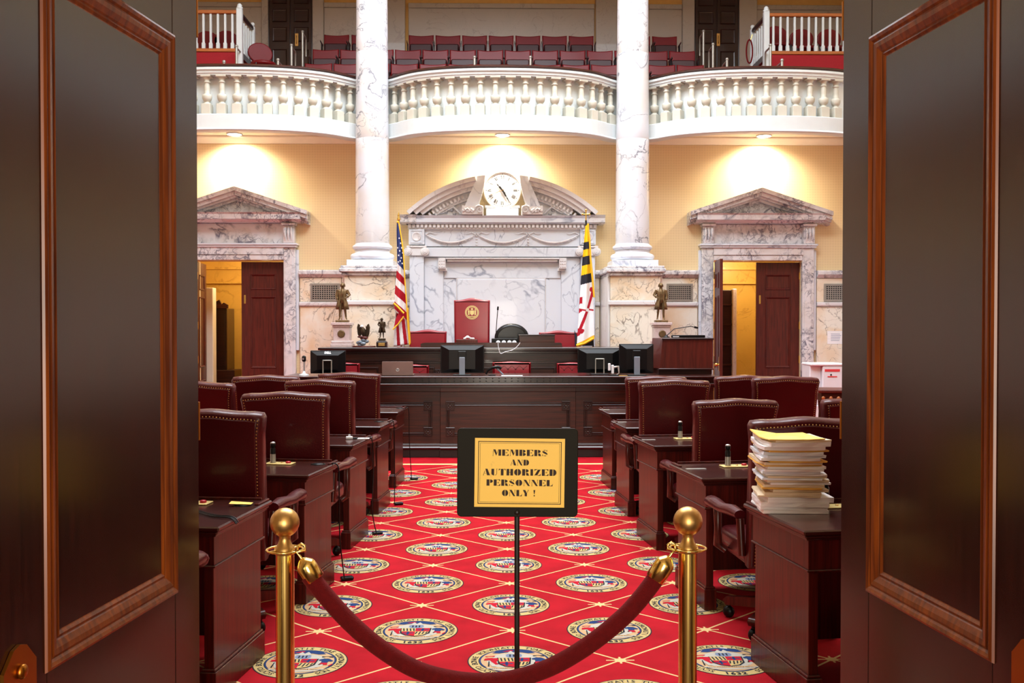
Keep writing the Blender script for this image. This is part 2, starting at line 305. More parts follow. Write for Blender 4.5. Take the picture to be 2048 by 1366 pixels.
# ---------------------------------------------------------------- mesh helper
class MB:
    def __init__(s): s.v = []; s.f = []; s.mi = []; s.sm = []
    def add(s, vs, fs, mi=0, smooth=False, mat=None):
        o = len(s.v)
        if mat is not None: vs = [mat @ Vector(p) for p in vs]
        s.v += [tuple(p) for p in vs]; s.f += [tuple(o + i for i in f) for f in fs]
        s.mi += [mi] * len(fs); s.sm += [smooth] * len(fs); return s
    def box(s, x0, x1, y0, y1, z0, z1, mi=0, mat=None):
        v = [(x0, y0, z0), (x1, y0, z0), (x1, y1, z0), (x0, y1, z0), (x0, y0, z1), (x1, y0, z1), (x1, y1, z1), (x0, y1, z1)]
        return s.add(v, [(0, 3, 2, 1), (4, 5, 6, 7), (0, 1, 5, 4), (1, 2, 6, 5), (2, 3, 7, 6), (3, 0, 4, 7)], mi, False, mat)
    def bbox(s, x0, x1, y0, y1, z0, z1, b=0.005, mi=0, mat=None):
        """box with chamfered edges"""
        if x1 < x0: x0, x1 = x1, x0
        if y1 < y0: y0, y1 = y1, y0
        if z1 < z0: z0, z1 = z1, z0
        out = [(x0 + b, y0), (x1 - b, y0), (x1, y0 + b), (x1, y1 - b), (x1 - b, y1), (x0 + b, y1), (x0, y1 - b), (x0, y0 + b)]
        inn = [(x0 + b, y0 + b), (x1 - b, y0 + b), (x1 - b, y0 + b), (x1 - b, y1 - b), (x1 - b, y1 - b), (x0 + b, y1 - b), (x0 + b, y1 - b), (x0 + b, y0 + b)]
        v = [(x, y, z0) for x, y in inn] + [(x, y, z0 + b) for x, y in out] + [(x, y, z1 - b) for x, y in out] + [(x, y, z1) for x, y in inn]
        f = [tuple(range(7, -1, -1)), tuple(range(24, 32))]
        for L_ in range(3):
            for i in range(8):
                j = (i + 1) % 8; f.append((L_ * 8 + i, L_ * 8 + j, (L_ + 1) * 8 + j, (L_ + 1) * 8 + i))
        return s.add(v, f, mi, False, mat)
    def lathe(s, prof, n=16, c=(0, 0, 0), mi=0, mat=None, caps=True, smooth=True, sx=1.0, sy=1.0, seg=None):
        v = []; f = []
        for r, z in prof:
            for i in range(n):
                a = 2 * PI * i / n; v.append((c[0] + r * sx * math.cos(a), c[1] + r * sy * math.sin(a), c[2] + z))
        for k in range(len(prof) - 1):
            for i in range(n):
                j = (i + 1) % n; f.append((k * n + i, k * n + j, (k + 1) * n + j, (k + 1) * n + i))
        s.add(v, f, mi, smooth, mat)
        if caps:
            s.add(v[:n], [tuple(range(n - 1, -1, -1))], mi, False, mat)
            s.add(v[-n:], [tuple(range(n))], mi, False, mat)
        return s
    def cyl(s, p0, p1, r0, r1=None, n=12, mi=0, mat=None, smooth=True):
        return s.tube([p0, p1], [r0, r0 if r1 is None else r1], n, mi, mat, smooth)
    def tube(s, pts, r, n=8, mi=0, mat=None, smooth=True, flat=None):
        pts = [Vector(p) for p in pts]
        if isinstance(r, (int, float)): r = [r] * len(pts)
        v = []; f = []; t0 = (pts[1] - pts[0]).normalized()
        up = Vector((0, 0, 1)) if abs(t0.z) < 0.9 else Vector((1, 0, 0))
        a = t0.cross(up).normalized()
        for k, p in enumerate(pts):
            t = (pts[min(k + 1, len(pts) - 1)] - pts[max(k - 1, 0)]).normalized()
            a = (a - t * a.dot(t)).normalized(); b = t.cross(a)
            for i in range(n):
                an = 2 * PI * i / n
                v.append(p + a * (r[k] * math.cos(an)) + b * (r[k] * math.sin(an) * (flat or 1)))
        for k in range(len(pts) - 1):
            for i in range(n):
                j = (i + 1) % n; f.append((k * n + i, (k + 1) * n + i, (k + 1) * n + j, k * n + j))
        s.add(v, f, mi, smooth, mat)
        s.add(v[:n], [tuple(range(n))], mi, False, mat); s.add(v[-n:], [tuple(range(n - 1, -1, -1))], mi, False, mat)
        return s
    def sphere(s, c, r, n=12, mi=0, scale=(1, 1, 1), mat=None):
        pr = []
        m = max(4, n // 2 + 1)
        v = [(c[0], c[1], c[2] - r * scale[2])]; f = []
        for k in range(1, m):
            ph = -PI / 2 + PI * k / m
            for i in range(n):
                a = 2 * PI * i / n
                v.append((c[0] + r * scale[0] * math.cos(ph) * math.cos(a), c[1] + r * scale[1] * math.cos(ph) * math.sin(a), c[2] + r * scale[2] * math.sin(ph)))
        v.append((c[0], c[1], c[2] + r * scale[2]))
        for i in range(n): f.append((0, 1 + (i + 1) % n, 1 + i))
        for k in range(m - 2):
            for i in range(n):
                j = (i + 1) % n; f.append((1 + k * n + i, 1 + k * n + j, 1 + (k + 1) * n + j, 1 + (k + 1) * n + i))
        e = len(v) - 1
        for i in range(n): f.append((e, 1 + (m - 2) * n + i, 1 + (m - 2) * n + (i + 1) % n))
        return s.add(v, f, mi, True, mat)
    def ext(s, poly, y0, y1, mi=0, mat=None, smooth=False):
        """polygon in x, z extruded along y"""
        n = len(poly)
        A = sum(poly[i][0] * poly[(i + 1) % n][1] - poly[(i + 1) % n][0] * poly[i][1] for i in range(n))
        if A < 0: poly = poly[::-1]
        v = [(x, y0, z) for x, z in poly] + [(x, y1, z) for x, z in poly]
        s.add(v, [tuple(range(n)), tuple(range(2 * n - 1, n - 1, -1))], mi, False, mat)
        s.add(v, [((i + 1) % n, i, n + i, n + (i + 1) % n) for i in range(n)], mi, smooth, mat); return s
    def pillow(s, poly, y0, y1, r, n=4, mi=0, mat=None, r1=None):
        """polygon in x, z extruded along y with rounded rims"""
        m = len(poly)
        A = sum(poly[i][0] * poly[(i + 1) % m][1] - poly[(i + 1) % m][0] * poly[i][1] for i in range(m))
        if A < 0: poly = poly[::-1]
        nr = []
        for i in range(m):
            a = Vector(poly[i - 1]); b = Vector(poly[i]); c = Vector(poly[(i + 1) % m])
            e1 = (b - a); e2 = (c - b)
            n1 = Vector((-e1.y, e1.x)).normalized() if e1.length > 1e-9 else Vector((0, 0))
            n2 = Vector((-e2.y, e2.x)).normalized() if e2.length > 1e-9 else Vector((0, 0))
            q = (n1 + n2); q = q.normalized() if q.length > 1e-6 else n1
            q = q / max(0.5, q.dot(n1)); nr.append(q)
        r1 = r if r1 is None else r1
        lay = []
        for k in range(n + 1):
            a = PI / 2 * k / n; lay.append((r * (1 - math.sin(a)), y0 + r * (1 - math.cos(a))))
        for k in range(n + 1):
            a = PI / 2 * k / n; lay.append((r1 * (1 - math.cos(a)), y1 - r1 * (1 - math.sin(a))))
        v = []
        for ins, y in lay:
            for i in range(m): v.append((poly[i][0] + nr[i].x * ins, y, poly[i][1] + nr[i].y * ins))
        K = len(lay)
        f = []
        for k in range(K - 1):
            for i in range(m):
                j = (i + 1) % m; f.append((k * m + j, k * m + i, (k + 1) * m + i, (k + 1) * m + j))
        s.add(v, f, mi, True, mat)
        s.add(v[:m], [tuple(range(m))], mi, False, mat); s.add(v[-m:], [tuple(range(m - 1, -1, -1))], mi, False, mat)
        return s
    def frame(s, x0, x1, z0, z1, prof, mi=0, mat=None, sgn=-1):
        """mitred picture frame in the x, z plane. prof: (inset from the outer edge, height), height goes to sgn*y"""
        v = []
        for ins, h in prof:
            for x, z in ((x0 + ins, z0 + ins), (x1 - ins, z0 + ins), (x1 - ins, z1 - ins), (x0 + ins, z1 - ins)): v.append((x, sgn * h, z))
        f = []
        for k in range(len(prof) - 1):
            for i in range(4):
                j = (i + 1) % 4
                q = (k * 4 + i, k * 4 + j, (k + 1) * 4 + j, (k + 1) * 4 + i)
                f.append(q if sgn < 0 else q[::-1])
        return s.add(v, f, mi, False, mat)
    def sweep(s, path, prof, mi=0, smooth=True, closed=False, caps=True):
        """prof (outward offset, z) swept along the 2-D path; outward is to the right of travel"""
        P = [Vector(p) for p in path]; n = len(P); m = len(prof); v = []; f = []
        for i in range(n):
            a = P[i - 1] if (i > 0 or closed) else P[i]; c = P[(i + 1) % n] if (i < n - 1 or closed) else P[i]
            t = (c - a).normalized(); nr = Vector((t.y, -t.x))
            if 0 < i < n - 1 or closed:
                n1 = (P[i] - P[i - 1]).normalized(); q = max(0.6, Vector((n1.y, -n1.x)).dot(nr)); nr = nr / q
            for o, z in prof: v.append((P[i].x + nr.x * o, P[i].y + nr.y * o, z))
        for i in range(n - (0 if closed else 1)):
            ii = (i + 1) % n
            for k in range(m):
                kk = (k + 1) % m; f.append((i * m + k, i * m + kk, ii * m + kk, ii * m + k))
        s.add(v, f, mi, smooth)
        if caps and not closed:
            s.add(v[:m], [tuple(range(m - 1, -1, -1))], mi); s.add(v[-m:], [tuple(range(m))], mi)
        return s
    def mesh(s, name, mats):
        me = bpy.data.meshes.new(name)
        me.from_pydata(s.v, [], s.f)
        for m_ in mats: me.materials.append(M[m_] if isinstance(m_, str) else m_)
        me.polygons.foreach_set('material_index', s.mi); me.polygons.foreach_set('use_smooth', s.sm)
        me.update(); return me
    def obj(s, name, mats, parent=None, loc=None, rz=0.0, bevel=0.0, label=None):
        if not isinstance(mats, (list, tuple)): mats = [mats]
        o = bpy.data.objects.new(name, s.mesh(name, mats)); col.objects.link(o)
        if parent is not None: o.parent = parent
        if loc is not None: o.location = loc
        if rz: o.rotation_euler = (0, 0, rz)
        if bevel:
            b = o.modifiers.new('bevel', 'BEVEL'); b.width = bevel; b.segments = 2; b.limit_method = 'ANGLE'; b.angle_limit = R(40)
        if label: o['label'] = label
        return o
def tag(o, label, cat, group=None, kind=None):
    o['label'] = label; o['category'] = cat
    if group: o['group'] = group
    if kind: o['kind'] = kind
    return o
def thing(name, label, cat, loc=(0, 0, 0), rz=0.0, group=None):
    o = bpy.data.objects.new(name, None); o.empty_display_size = 0.1; col.objects.link(o)
    o.location = loc; o.rotation_euler = (0, 0, rz)
    return tag(o, label, cat, group)
def struct(o): o['kind'] = 'structure'; return o
KIDS = {}
def dup(root, loc, rz, label, group=None):
    r = root.copy(); col.objects.link(r); r.location = loc; r.rotation_euler = (0, 0, rz); r['label'] = label
    if group: r['group'] = group
    if root.name not in KIDS: KIDS[root.name] = [(c, list(c.children)) for c in root.children]
    for ch, gs in KIDS[root.name]:
        c = ch.copy(); col.objects.link(c); c.parent = r
        for g in gs:
            d = g.copy(); col.objects.link(d); d.parent = c
    return r
def rrect(x0, x1, z0, z1, r, n=5):
    p = []
    for cx, cz, a0 in ((x1 - r, z0 + r, -90), (x1 - r, z1 - r, 0), (x0 + r, z1 - r, 90), (x0 + r, z0 + r, 180)):
        for k in range(n + 1):
            a = R(a0 + 90 * k / n); p.append((cx + r * math.cos(a), cz + r * math.sin(a)))
    return p
def circ(cx, cz, rx, ry=None, n=24, a0=0, a1=360):
    ry = rx if ry is None else ry
    full = abs(a1 - a0) >= 360
    return [(cx + rx * math.cos(R(a0 + (a1 - a0) * k / (n if full else n - 1))), cz + ry * math.sin(R(a0 + (a1 - a0) * k / (n if full else n - 1)))) for k in range(n)]
ORD = ['first', 'second', 'third', 'fourth', 'fifth', 'sixth', 'seventh', 'eighth', 'ninth', 'tenth', 'eleventh', 'twelfth', 'thirteenth', 'fourteenth', 'fifteenth',
       'sixteenth', 'seventeenth', 'eighteenth', 'nineteenth', 'twentieth']
def text_polys(txt, size, bold=0.0):
    cu = bpy.data.curves.new('t', 'FONT'); cu.body = txt; cu.size = size; cu.align_x = 'CENTER'; cu.offset = bold; cu.resolution_u = 2
    o = bpy.data.objects.new('t', cu); col.objects.link(o)
    dg = bpy.context.evaluated_depsgraph_get(); me = o.evaluated_get(dg).to_mesh()
    vs = [tuple(v.co) for v in me.vertices]; fs = [tuple(p.vertices) for p in me.polygons]
    o.evaluated_get(dg).to_mesh_clear(); bpy.data.objects.remove(o); bpy.data.curves.remove(cu)
    return vs, fs

# ================================================================ THE ROOM
YW = 16.0                                  # rear wall of the chamber, under the balcony
AX = 0.118                                 # the chamber's centre line
XL, XR = -7.2, 7.4
def wall_with_holes(name, x0, x1, z0, z1, y0, y1, holes, mat, parent=None):
    mb = MB(); xs = sorted(set([x0, x1] + [h[0] for h in holes] + [h[1] for h in holes]))
    for a, b in zip(xs, xs[1:]):
        zz = [(h[2], h[3]) for h in holes if h[0] <= a and h[1] >= b]
        z = z0
        for ha, hb in sorted(zz):
            if ha > z: mb.box(a, b, y0, y1, z, ha)
            z = hb
        if z < z1: mb.box(a, b, y0, y1, z, z1)
    return struct(mb.obj(name, mat))

fl = MB(); n = 12
for i in range(n):
    for j in range(n):
        pass
fl.add([(XL, 2.72, 0), (XR, 2.72, 0), (XR, YW + .3, 0), (XL, YW + .3, 0)], [(0, 1, 2, 3)])
floor = struct(fl.obj('floor', 'carpet'))
struct(MB().box(-2.2, 2.3, -3.0, 2.72, -0.1, 0.0).obj('floor_hall', 'hall_floor'))
struct(MB().box(XL, XR, 15.7, 20.8, 8.75, 8.95).obj('gallery_shade_slab', 'cream_paint'))  # extra low ceiling, out of view, added to shade the gallery
wl = struct(MB().box(XL - .2, XL, 2.72, 20.8, 0, 10).obj('wall_left', 'wall_gold'))
wr = struct(MB().box(XR, XR + .2, 2.72, 20.8, 0, 10).obj('wall_right', 'wall_gold'))
for w_, x, s_ in ((wl, XL, 1), (wr, XR, -1)):
    MB().box(x, x + s_ * .05, 2.75, YW, 0, 2.36).obj('wainscot', 'wains_marble', w_)
    MB().box(x, x + s_ * .12, 2.75, YW, 2.36, 2.48).obj('ledge', 'case_marble', w_)
    # side galleries run round the chamber
    MB().box(x, x + s_ * 1.2, 2.75, 15.0, 4.6, 5.3).obj('gallery_front', 'white_paint', w_)
wf = wall_with_holes('wall_front', XL, XR, 0, 10, 2.72, 2.9, [(-.93, 1.08, 0, 2.75)], 'wall_gold')
MB().box(XL, -1.15, 2.9, 2.96, 0, 4.4).obj('added_dark_cladding', 'rostrum', wf)  # unseen dark cladding added to cut light thrown onto the chair backs
MB().box(1.3, XR, 2.9, 2.96, 0, 4.4).obj('added_dark_cladding', 'rostrum', wf)
MB().box(-1.15, 1.3, 2.9, 2.96, 2.8, 4.4).obj('added_dark_cladding', 'rostrum', wf)
MB().box(-2.4, -.93, 2.64, 2.72, 0, 3.3).obj('hall_panelling', 'hall_wall', wf)
MB().box(1.08, 2.5, 2.64, 2.72, 0, 3.3).obj('hall_panelling', 'hall_wall', wf)
MB().box(-.93, 1.08, 2.64, 2.72, 2.75, 3.3).obj('hall_panelling', 'hall_wall', wf)
struct(MB().box(-2.4, -2.2, -3.2, 2.64, 0, 3.3).obj('wall_hall_left', 'hall_wall'))
struct(MB().box(2.3, 2.5, -3.2, 2.64, 0, 3.3).obj('wall_hall_right', 'hall_wall'))
struct(MB().box(-2.4, 2.5, -3.2, -3.0, 0, 3.3).obj('wall_hall_rear', 'hall_wall'))
struct(MB().box(-2.4, 2.5, -3.2, 2.72, 3.3, 3.4).obj('ceiling_hall', 'cream_paint'))
ce = MB()
LX0, LX1, LY0, LY1 = -3.9, 4.1, 5.1, 14.1
ce.box(XL, XR, 2.72, LY0, 10, 10.2); ce.box(XL, XR, LY1, 20.8, 10, 10.2)
ce.box(XL, LX0, LY0, LY1, 10, 10.2); ce.box(LX1, XR, LY0, LY1, 10, 10.2)
struct(ce.obj('ceiling', 'cream_paint'))
sk = MB()
for i in range(9): sk.box(LX0 + i, LX0 + i + .04, LY0, LY1, 10.0, 10.06)
for j in range(10): sk.box(LX0, LX1, LY0 + j, LY0 + j + .04, 10.0, 10.06)
wdw = struct(sk.obj('window_1', 'white_paint'))
m_, N_, L_, b_ = newmat('laylight_glass'); setp(b_, **{'Base Color': (.8, .85, .9, 1)}); b_.inputs['Emission Color'].default_value = (.8, .9, 1, 1); b_.inputs['Emission Strength'].default_value = 2.0
M['laylight'] = m_
MB().box(LX0, LX1, LY0, LY1, 10.06, 10.1).obj('pane', 'laylight', wdw)

# ---------------------------------------------------------------- rear wall, its openings and marble wainscot
DCX = (-4.08, 4.22); DHW = 0.715; DTOP = 2.64
holes = [(c - DHW, c + DHW, 0, DTOP) for c in DCX]
wb = wall_with_holes('wall_back', XL, XR, 0, 4.9, YW, YW + .3, holes, 'wall_gold')
# crown moulding under the balcony
cr = [(0, 4.60), (0, 4.50), (.05, 4.505), (.07, 4.53), (.10, 4.535), (.13, 4.565), (.18, 4.57), (.19, 4.60)]
MB().sweep([(XR, YW), (XL, YW)], [(-o, z) for o, z in cr]).obj('crown_moulding', 'cream_paint', wb)
# wainscot fields: lower slab, white ledge, upper slab, cap
def wains(x0, x1, y, xs=()):
    """marble wainscot between x0 and x1: every slab is a piece of its own"""
    ed = [x0] + list(xs) + [x1]
    for a, b in zip(ed, ed[1:]):
        MB().bbox(a + .004, b - .004, y - .05, y + .0, .18, 1.905, .008).obj('marble_slab', 'wains_marble', wb)
        MB().bbox(a + .004, b - .004, y - .05, y + .0, 1.975, 2.36, .008).obj('marble_slab', 'wains_marble', wb)
    MB().box(x0, x1, y - .07, y, 0, .18).obj('plinth_course', 'case_marble', wb)
    p = [(0, 1.905), (.075, 1.91), (.085, 1.93), (.085, 1.965), (.07, 1.975), (0, 1.98)]
    MB().sweep([(x1, y), (x0, y)], [(-o, z) for o, z in p], smooth=False).obj('ledge_moulding', 'moulded_marble', wb)
    p = [(0, 2.36), (.06, 2.365), (.075, 2.39), (.10, 2.40), (.12, 2.42), (.12, 2.465), (.10, 2.485), (0, 2.49)]
    MB().sweep([(x1, y), (x0, y)], [(-o, z) for o, z in p], smooth=False).obj('cap_moulding', 'case_marble', wb)
fix = lambda: None
wains(DCX[0] + .96, -2.3, YW, (-2.45,)); wains(2.52, DCX[1] - .96, YW)
wains(XL, DCX[0] - .96, YW, (-6.0,)); wains(DCX[1] + .96, XR, YW, (6.2,))
wains(-1.45, -1.30, YW); wains(1.53, 1.68, YW)

# air grilles let into the wainscot
def grille(x0, x1, label, vis=1):
    z0, z1 = Z(603, YW - .05), Z(567, YW - .05)
    t = thing('air_grille', label, 'vent', ((x0 + x1) / 2, YW - .05, z0))
    W = (x1 - x0) / 2; H = z1 - z0
    MB().pillow(rrect(-W, W, 0, H, .035, 4), -.010, -.001, .004, 2).obj('backing', 'dark_metal', t)
    MB().frame(-W, W, 0, H, [(0, .010), (.004, .018), (.035, .018), (.038, .010)]).obj('border', 'nickel', t)
    g = MB(); nx = 11; nz = 7
    for i in range(nx + 1):
        x = -W + .035 + (2 * W - .07) * i / nx; g.box(x - .006, x + .006, -.018, -.010, .03, H - .03)
    for k in range(nz + 1):
        z = .03 + (H - .06) * k / nz; g.box(-W + .03, W - .03, -.0175, -.010, z - .006, z + .006)
    g.obj('lattice', 'nickel', t)
grille(X(622, YW), X(681, YW), 'pierced metal air grille in the marble wainscot left of the left column')
grille(X(1332, YW), X(1384, YW), 'pierced metal air grille in the wainscot between right column and right doorway')
grille(X(1645, YW), X(1702, YW), 'pierced metal air grille at the right edge, beyond the right doorway')

# ---------------------------------------------------------------- marble doorcases with triangular pediments
def doorcase(cx, label):
    t = thing('pedimented_doorcase', label, 'doorcase', (cx, YW, 0))
    pil = []
    for s in (-1, 1):
        mb = MB(); mb.bbox(s * .715, s * .905, -.10, 0, 0, DTOP + .20, .01); mb.box(s * .745, s * .86, -.115, -.10, .25, DTOP + .05)
        mb.obj('jamb', 'case_marble', t)
        MB().bbox(s * .905, s * .95, -.06, 0, 1.2, DTOP + .17, .008).obj('jamb_ear', 'portal_marble', t)
    MB().bbox(-.715, .715, -.10, 0, DTOP, DTOP + .09, .008).box(-.72, .72, -.115, -.10, DTOP + .09, DTOP + .2).obj('lintel', 'case_marble', t)
    mb = MB(); mb.bbox(-.93, .93, -.14, 0, DTOP + .20, DTOP + .24, .01); mb.bbox(-.95, .95, -.16, 0, DTOP + .235, DTOP + .265, .006)
    mb.obj('architrave_moulding', 'portal_marble', t)
    MB().bbox(-.72, .72, -.05, 0, DTOP + .265, DTOP + .585, .006).obj('frieze', 'case_marble', t)
    for s in (-1, 1):
        c = MB(); c.bbox(s * .72, s * .90, -.15, 0, DTOP + .265, DTOP + .545, .01)
        for k in range(3): c.tube([(s * .76 + s * k * .05, -.15, DTOP + .30), (s * .76 + s * k * .05, -.185, DTOP + .44), (s * .76 + s * k * .05, -.15, DTOP + .53)], [.008, .02, .008], 8)
        c.obj('console', 'case_marble', t)
        MB().bbox(s * .70, s * .92, -.20, 0, DTOP + .545, DTOP + .585, .008).obj('console_cap', 'case_marble', t)
    z0 = DTOP + .585
    pr = [(0, z0), (.17, z0 + .01), (.20, z0 + .045), (.30, z0 + .05), (.30, z0 + .125), (.33, z0 + .15), (0, z0 + .155)]
    MB().sweep([(-1.02, -.0), (1.02, 0)], pr, smooth=False).obj('cornice', 'case_marble', t)
    # raking cornices
    zb = z0 + .15; ap = Z(374, YW - .3) - .0; HWd = 1.13
    tym = [(-HWd + .25, zb), (HWd - .25, zb), (0, ap - .20)]
    MB().ext(tym, -.10, 0).obj('tympanum', 'case_marble', t)
    sl = (ap - zb - .03) / HWd
    for s in (-1, 1):
        mb = MB()
        for (o0, o1, yy) in ((0, .065, -.335), (.06, .13, -.29), (.125, .165, -.24), (.16, .205, -.17)):
            v = []
            for (x, zt) in ((0, ap), (s * HWd, ap - sl * HWd)):
                v += [(x, yy, zt - o1), (x, 0, zt - o1), (x, 0, zt - o0), (x, yy, zt - o0)]
            f = [(0, 1, 2, 3), (7, 6, 5, 4), (0, 4, 5, 1), (1, 5, 6, 2), (2, 6, 7, 3), (3, 7, 4, 0)]
            if s > 0: f = [q[::-1] for q in f]
            mb.add([(x, y, z) for x, y, z in v], f)
        mb.obj('raking_cornice', 'case_marble', t)
    return t
doorcase(DCX[0], 'veined marble doorcase with triangular pediment around the left rear doorway')
doorcase(DCX[1], 'veined marble doorcase with triangular pediment around the right rear doorway')

# vestibules behind the two doorways
for k, c in enumerate(DCX):
    v = struct(MB().box(c - 1.4, c + 1.5, 18.2, 18.3, 0, 3.2).obj('wall_vestibule', 'amber'))
    MB().box(c - 1.4, c - 1.3, YW + .3, 18.2, 0, 3.2).obj('side_wall', 'amber', v)
    MB().box(c + 1.4, c + 1.5, YW + .3, 18.2, 0, 3.2).obj('side_wall', 'amber', v)
    MB().box(c - 1.4, c + 1.5, YW + .3, 18.2, 3.1, 3.2).obj('soffit', 'cream_paint', v)
    MB().box(c - 1.4, c + 1.5, YW + .3, 18.3, -.1, 0).obj('floor_slab', 'hall_floor', v)
    MB().box(c - 1.3, c + 1.4, 18.15, 18.2, 2.62, 2.66).box(c - 1.3, c + 1.4, 18.14, 18.2, 2.36, 2.39).obj('wall_moulding', 'amber', v)
# wooden cabinet behind the left doorway
cx0, cx1 = X(434, 17.8), X(463, 17.8)
t = thing('carved_cabinet', 'tall dark wooden cabinet with curved crest, seen through the left rear doorway', 'cabinet', ((cx0 + cx1) / 2, 17.75, 0))
W = (cx1 - cx0) / 2
MB().bbox(-W, W, -.25, .25, 0, 1.90, .01).box(-W * .7, W * .7, -.262, -.25, .9, 1.8).obj('body', 'rostrum_dark', t)
MB().ext([(-W - .02, 1.9), (W + .02, 1.9), (W + .02, 1.96), (W * .6, 2.0), (W * .3, 1.97), (0, 2.05), (-W * .4, 2.02), (-W - .02, 2.0)], -.27, -.22).obj('crest', 'rostrum', t)
MB().bbox(-W, W + .14, -.30, .2, 0, .82, .01).obj('counter', 'rostrum', t)
jx = X(419, 16.9)
struct(MB().bbox(jx - .06, jx + .06, 16.9, 17.1, 0, 2.24, .01).obj('trim_1', 'cream_paint'))
# booth seen through the right doorway
bx0, bx1 = X(1440, 17.4), X(1458, 17.4)
t = thing('wooden_bookcase', 'dark narrow wooden bookcase seen through the right rear doorway', 'bookcase', ((bx0 + bx1) / 2, 17.5, 0))
W = (bx1 - bx0) / 2 + .02
MB().bbox(-W, W, -.2, .2, 0, 2.22, .01).obj('body', 'rostrum_dark', t)
for z in (.9, 1.25, 1.6, 1.95): MB().box(-W, W, -.22, -.2, z, z + .03).obj('shelf', 'rostrum', t)
struct(MB().bbox(bx1 + .03, bx1 + .10, 17.25, 17.4, 0, 2.24, .01).obj('trim_2', 'pink_marble'))

# ---------------------------------------------------------------- panelled doors
def leaf(name, loc, ang, Wd, H, face, rails, stile, mats, kx, prof, th=.045):
    """door leaf: hinge at the origin, runs along local x; face = -1 / +1 the side that shows"""
    e = bpy.data.objects.new(name, None); col.objects.link(e); e.location = loc; e.rotation_euler = (0, 0, ang); struct(e)
    y0, y1 = (0, th) if face < 0 else (-th, 0)
    st0, st1 = stile if isinstance(stile, tuple) else (stile, stile)
    MB().bbox(0, st0, y0, y1, .01, H, .003).obj('stile', mats[0], e)
    MB().bbox(Wd - st1, Wd, y0, y1, .01, H, .003).obj('stile', mats[0], e)
    prev = None
    zs = rails
    for (a, b) in zs: MB().bbox(st0, Wd - st1, y0 + .0005, y1 - .0005, a, b, .001).obj('rail', mats[0], e)
    for (a, b), (c, d) in zip(zs, zs[1:]):
        yy = (y0 + y1) / 2
        fr = face * -1
        f0 = y0 if face < 0 else y1
        MB().box(st0, Wd - st1, yy - .014, yy + .014, b, c).obj('panel', mats[0], e)
        for ff, base in ((face, y0 if face < 0 else y1), (-face, y1 if face < 0 else y0)):
            mb = MB(); mb.frame(st0 - .006, Wd - st1 + .006, b - .006, c + .006, prof, 0, Matrix.Translation((0, base, 0)), sgn=ff)
            mb.obj('moulding', mats[1], e)
    return e
FP = [(-.003, -.002), (0, .005), (.006, .008), (.013, .005), (.018, .001), (.024, .004), (.034, .002), (.046, -.004), (.049, -.007), (.055, -.004), (.061, -.008), (.065, -.009)]
RL = [(.012, .22), (.70, .947), (2.303, 2.62)]
stl = .125
d1 = leaf('door_1', (-.771, 2.6, 0), math.atan2(-.993, -.117), .88, 2.62, +1, RL, (.146, .176), ('door', 'door_mould'), 0, FP)
d2 = leaf('door_2', (.911, 2.6, 0), math.atan2(-.9956, .0941), .88, 2.62, -1, RL, (.160, .202), ('door', 'door_mould'), 0, FP)
# brass knob plate on the left leaf
pl = MB(); pts = [(.752, .76), (.852, .76), (.852, .985), (.838, 1.0), (.822, 1.018), (.802, 1.024), (.782, 1.018), (.766, 1.0), (.752, .985)]
pl.ext(pts, .001, .008); pl.sphere((.802, .012, .975), .014, 10, scale=(1, .5, 1)); pl.obj('knob_plate', 'old_brass', d1)
MB().lathe([(.012, 0), (.014, .02), (.026, .03), (.031, .045), (.026, .06), (.01, .066)], 16, mat=Matrix.Translation((.802, .006, .87)) @ Matrix.Rotation(R(-90), 4, 'X')).obj('knob', 'old_brass', d1)
pl = MB(); pl.ext(pts, -.008, -.001); pl.obj('knob_plate', 'old_brass', d2)
MB().lathe([(.012, 0), (.014, .02), (.026, .03), (.031, .045), (.026, .06), (.01, .066)], 16, mat=Matrix.Translation((.802, -.006, .87)) @ Matrix.Rotation(R(90), 4, 'X')).obj('knob', 'old_brass', d2)
for d_, yy in ((d1, -1), (d2, 1)):
    for z in (.35, 1.35, 2.4): MB().cyl((-.012, yy * .01, z - .05), (-.012, yy * .01, z + .05), .008).obj('hinge', 'old_brass', d_)

BP = [(0, .004), (.01, .012), (.02, .006), (.035, -.010), (.04, -.012)]
RB = [(.012, .25), (.84, .93), (1.96, 2.03), (2.39, 2.58)]
RBz = [(.012, .20), (.93, 1.08), (1.30, 1.50), (1.50, 1.51)]
RB = [(.012, .2), (.70, .92), (2.06, 2.18), (2.42, 2.62)]
def back_leaf(name, loc, ang, face, plate=None):
    e = leaf(name, loc, ang, .70, 2.62, face, RB, .15, ('back_door', 'back_door'), 0, BP)
    if plate:
        y = -.008 if face < 0 else .001
        MB().bbox(.63, .66, y, y + .007, 1.95, 2.09, .002).obj('escutcheon', 'brass', e)
    for z in (1.05, 1.6, 2.4): MB().bbox(-.012, .012, (-.012 if face < 0 else .0), (0 if face < 0 else .012), z - .06, z + .06, .002).obj('hinge', 'brass', e)
    return e
YD = YW + .05
back_leaf('door_3', (DCX[0] + .712, YD, 0), PI, +1, True)          # closed right leaf of the left doorway
back_leaf('door_4', (DCX[0] - .70, YD + .02, 0), PI / 2 + .08, -1)     # its left leaf, folded back inwards
back_leaf('door_5', (DCX[1] + .712, YD, 0), PI, +1, True)
e = back_leaf('door_6', (DCX[1] - .713, YW - .14, 0), -PI / 2 - .10, -1)    # swings out towards the desks
MB().sphere((.66, -.045, 1.0), .028, 12).cyl((.66, 0, 1.0), (.66, -.04, 1.0), .012).obj('knob', 'brass', e)
MB().bbox(.64, .68, -.008, .0, .9, 1.12, .002).obj('knob_plate', 'brass', e)

